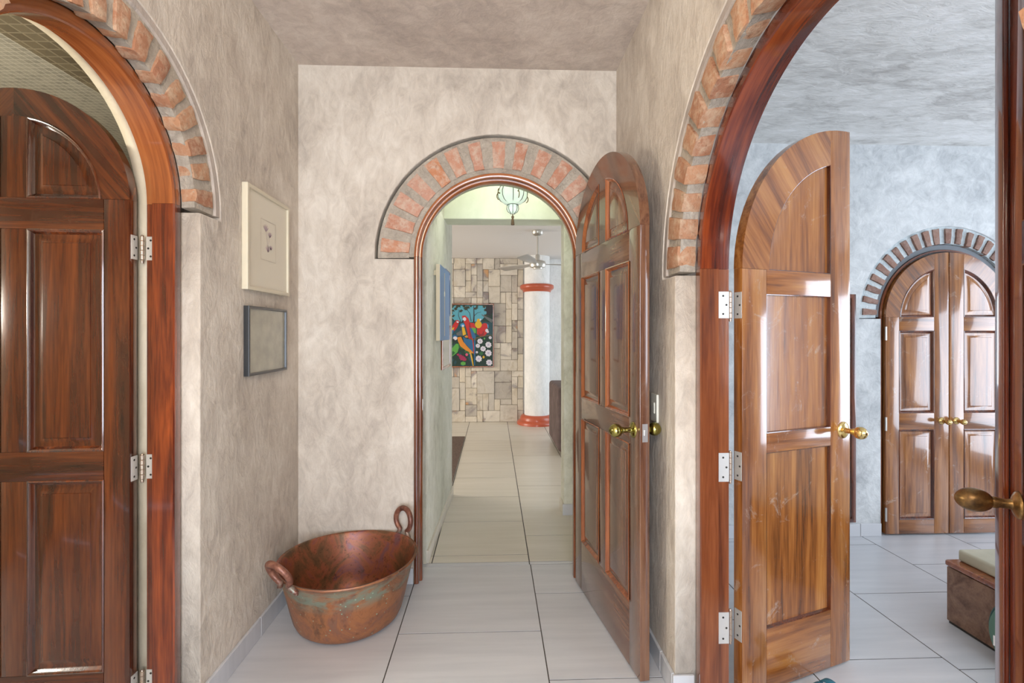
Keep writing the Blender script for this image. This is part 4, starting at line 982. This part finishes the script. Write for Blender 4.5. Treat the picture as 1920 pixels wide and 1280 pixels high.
# ------------------------------------------------------------------ living room rug and armchair
t = NT('dark_brown_woven_rug'); n = t.add('ShaderNodeTexNoise', Scale=60, Detail=5); tc = t.add('ShaderNodeTexCoord'); t.l(tc.outputs['Object'], n.inputs[0])
r = t.ramp(n.outputs['Fac'], [(0.35, srgb(78, 62, 54)), (0.7, srgb(104, 86, 76))]); t.l(r.outputs[0], t.b.inputs['Base Color']); t.b.inputs['Roughness'].default_value = 0.95; t.bump(n.outputs['Fac'], 0.6, 0.004)
rug = obj('rug', box_bm(-2.6, -0.370, 4.40, 6.49, 0.0005, 0.010, 0.003), t.m); tag(rug, 'dark brown flat rug on the cream living room tiles', 'rug')
t = NT('brown_suede'); n = t.add('ShaderNodeTexNoise', Scale=9, Detail=6); tc = t.add('ShaderNodeTexCoord'); t.l(tc.outputs['Object'], n.inputs[0])
r = t.ramp(n.outputs['Fac'], [(0.35, srgb(78, 64, 62)), (0.7, srgb(104, 88, 86))]); t.l(r.outputs[0], t.b.inputs['Base Color']); t.b.inputs['Roughness'].default_value = 0.85; SUEDE = t.m
so = empty('sofa', (0.71, 5.42, 0)); tag(so, 'brown suede sofa end standing past the corridor pier', 'sofa')
obj('armrest', box_bm(0.0, 0.20, 0.0, 0.90, 0.045, 0.755, 0.05, 5), SUEDE, so, 50)
obj('seat_base', box_bm(0.20, 1.75, 0.05, 0.88, 0.045, 0.40, 0.03, 3), SUEDE, so, 50); obj('backrest', box_bm(0.20, 1.75, 0.05, 0.28, 0.40, 0.80, 0.05, 4), SUEDE, so, 50)
obj('seat_cushion', box_bm(0.205, 1.74, 0.285, 0.89, 0.402, 0.50, 0.04, 4), SUEDE, so, 50)
for x_, y_ in ((0.08, 0.07), (1.68, 0.07), (0.08, 0.83), (1.68, 0.83)): obj('foot', lathe([(0, 0), (0.022, 0), (0.028, 0.05), (0, 0.05)], 12, 'Z', (x_, y_, 0)), DARKM, so, 40)

# ------------------------------------------------------------------ bedroom bench, cushion, bag, sandal, mirror
be = empty('bench', (2.122, 2.245, 0), math.radians(0)); tag(be, 'low brown wooden box bench on the bedroom tiles under the pale mattress', 'bench')
obj('side_panel', box_bm(0.0, 0.022, -1.10, 0.0, 0.012, 0.262, 0.004), W_CLOSET['H'] and wood('bench_side', srgb(88, 56, 38), srgb(118, 84, 62), srgb(140, 106, 82), 'H', rough=0.45, coat=0.1), be, 40)
obj('end_panel', box_bm(0.022, 0.88, -0.022, 0.0, 0.012, 0.262, 0.004), bpy.data.materials['bench_side'], be, 40)
obj('base_rail', box_bm(0.006, 0.88, -1.10, -0.006, 0.0, 0.012), DARKM, be)
obj('top_rim', box_bm(-0.006, 0.88, -1.11, 0.006, 0.266, 0.292, 0.009, 3), W_ORANGE['H'], be, 40)
t = NT('pale_beige_cotton'); n = t.add('ShaderNodeTexNoise', Scale=5, Detail=3); tc = t.add('ShaderNodeTexCoord'); t.l(tc.outputs['Object'], n.inputs[0])
r = t.ramp(n.outputs['Fac'], [(0.3, srgb(168, 162, 142)), (0.7, srgb(194, 188, 168))]); t.l(r.outputs[0], t.b.inputs['Base Color']); t.b.inputs['Roughness'].default_value = 0.9; t.bump(n.outputs['Fac'], 0.5, 0.03)
mb = box_bm(2.165, 2.98, 1.18, 2.235, 0.293, 0.345, 0.012, 3)
tag(obj('mattress', mb, t.m, None, 60), 'thin beige cushion mattress lying on the wooden bench', 'mattress')
CLOTH = flat('sea_green_cloth', srgb(96, 128, 112), 0.9); CLOTH2 = flat('dark_sea_green_piping', srgb(62, 92, 88), 0.8)
hb = empty('cloth_bag', (2.095, 1.93, 0)); tag(hb, 'rounded sea green cloth bag leaning against the bench side', 'bag')
b = lathe([(0.0, -0.035), (0.07, -0.034), (0.11, -0.024), (0.125, 0.0), (0.11, 0.024), (0.07, 0.034), (0.0, 0.035)], 36, 'X'); 
for v in b.verts: v.co.y *= 0.95; v.co.z = v.co.z*1.10+0.139
bmesh.ops.transform(b, matrix=Matrix.Translation((-0.025, -0.06, 0)), verts=b.verts)
obj('body', b, CLOTH, hb, 60)
b = tube([(-0.025, -0.06+0.121*math.cos(i*PI/18), 0.139+0.139*math.sin(i*PI/18)) for i in range(36)], 0.005, 8, closed=True)
for v in b.verts: v.co.z = max(v.co.z, 0.001)
obj('piping', b, CLOTH2, hb, 60)
obj('care_label', box_bm(-0.066, -0.063, -0.015, 0.01, 0.085, 0.125), flat('white_label_cloth', (0.8, 0.8, 0.8), 0.8), hb)
# sandal behind the honey door
sd = empty('sandal', (1.185, 1.775, 0), math.radians(20)); tag(sd, 'blue and white sandal lying under the honey wood door', 'shoe')
sole = [(0.13*math.cos(a), (0.043+0.006*math.cos(a+0.5))*math.sin(a)) for a in [i*2*PI/28 for i in range(28)]]
obj('sole', prism(sole, (), 0.0, 0.018, 0.004, 'XY', 2), flat('black_rubber_sole', (0.03, 0.035, 0.05), 0.6), sd, 50)
obj('footbed', prism([(x_*0.93, y_*0.88) for x_, y_ in sole], (), 0.0182, 0.024, 0.002, 'XY'), flat('pale_grey_footbed', srgb(150, 170, 184), 0.7), sd, 50)
bm = bmesh.new(); N_ = 14
for k in range(2):
    rows = []
    for i in range(N_+1):
        a = PI*i/N_; rows.append([bm.verts.new((0.055-k*0.045+q*0.03, 0.041*math.cos(a), 0.02+0.035*math.sin(a)+0.002*q)) for q in (0, 1)])
    for a_, b_ in zip(rows, rows[1:]): bm.faces.new((a_[0], a_[1], b_[1], b_[0]))
st_ = obj('strap', bm, flat('teal_strap', srgb(40, 110, 130), 0.5), sd, 60); md = st_.modifiers.new('s', 'SOLIDIFY'); md.thickness = 0.003
# tall wood framed mirror on the bedroom wall, mostly behind the open leaf
mr = empty('wall_mirror', (1.90, YC-0.001, 0.10)); tag(mr, 'tall narrow wood framed mirror on the bedroom wall behind the open half door', 'mirror')
obj('frame', prism(rect(0, 0.497, 0, 1.51), [rect(0.03, 0.467, 0.03, 1.48)], -0.028, 0.0, 0.003, 'XZ'), W_BROWN_F and W_DARK['V'], mr, 40)
obj('mirror_glass', box_bm(0.028, 0.469, -0.014, -0.002, 0.028, 1.482), flat('mirror_silver', (0.85, 0.87, 0.88), 0.03, 1.0), mr)
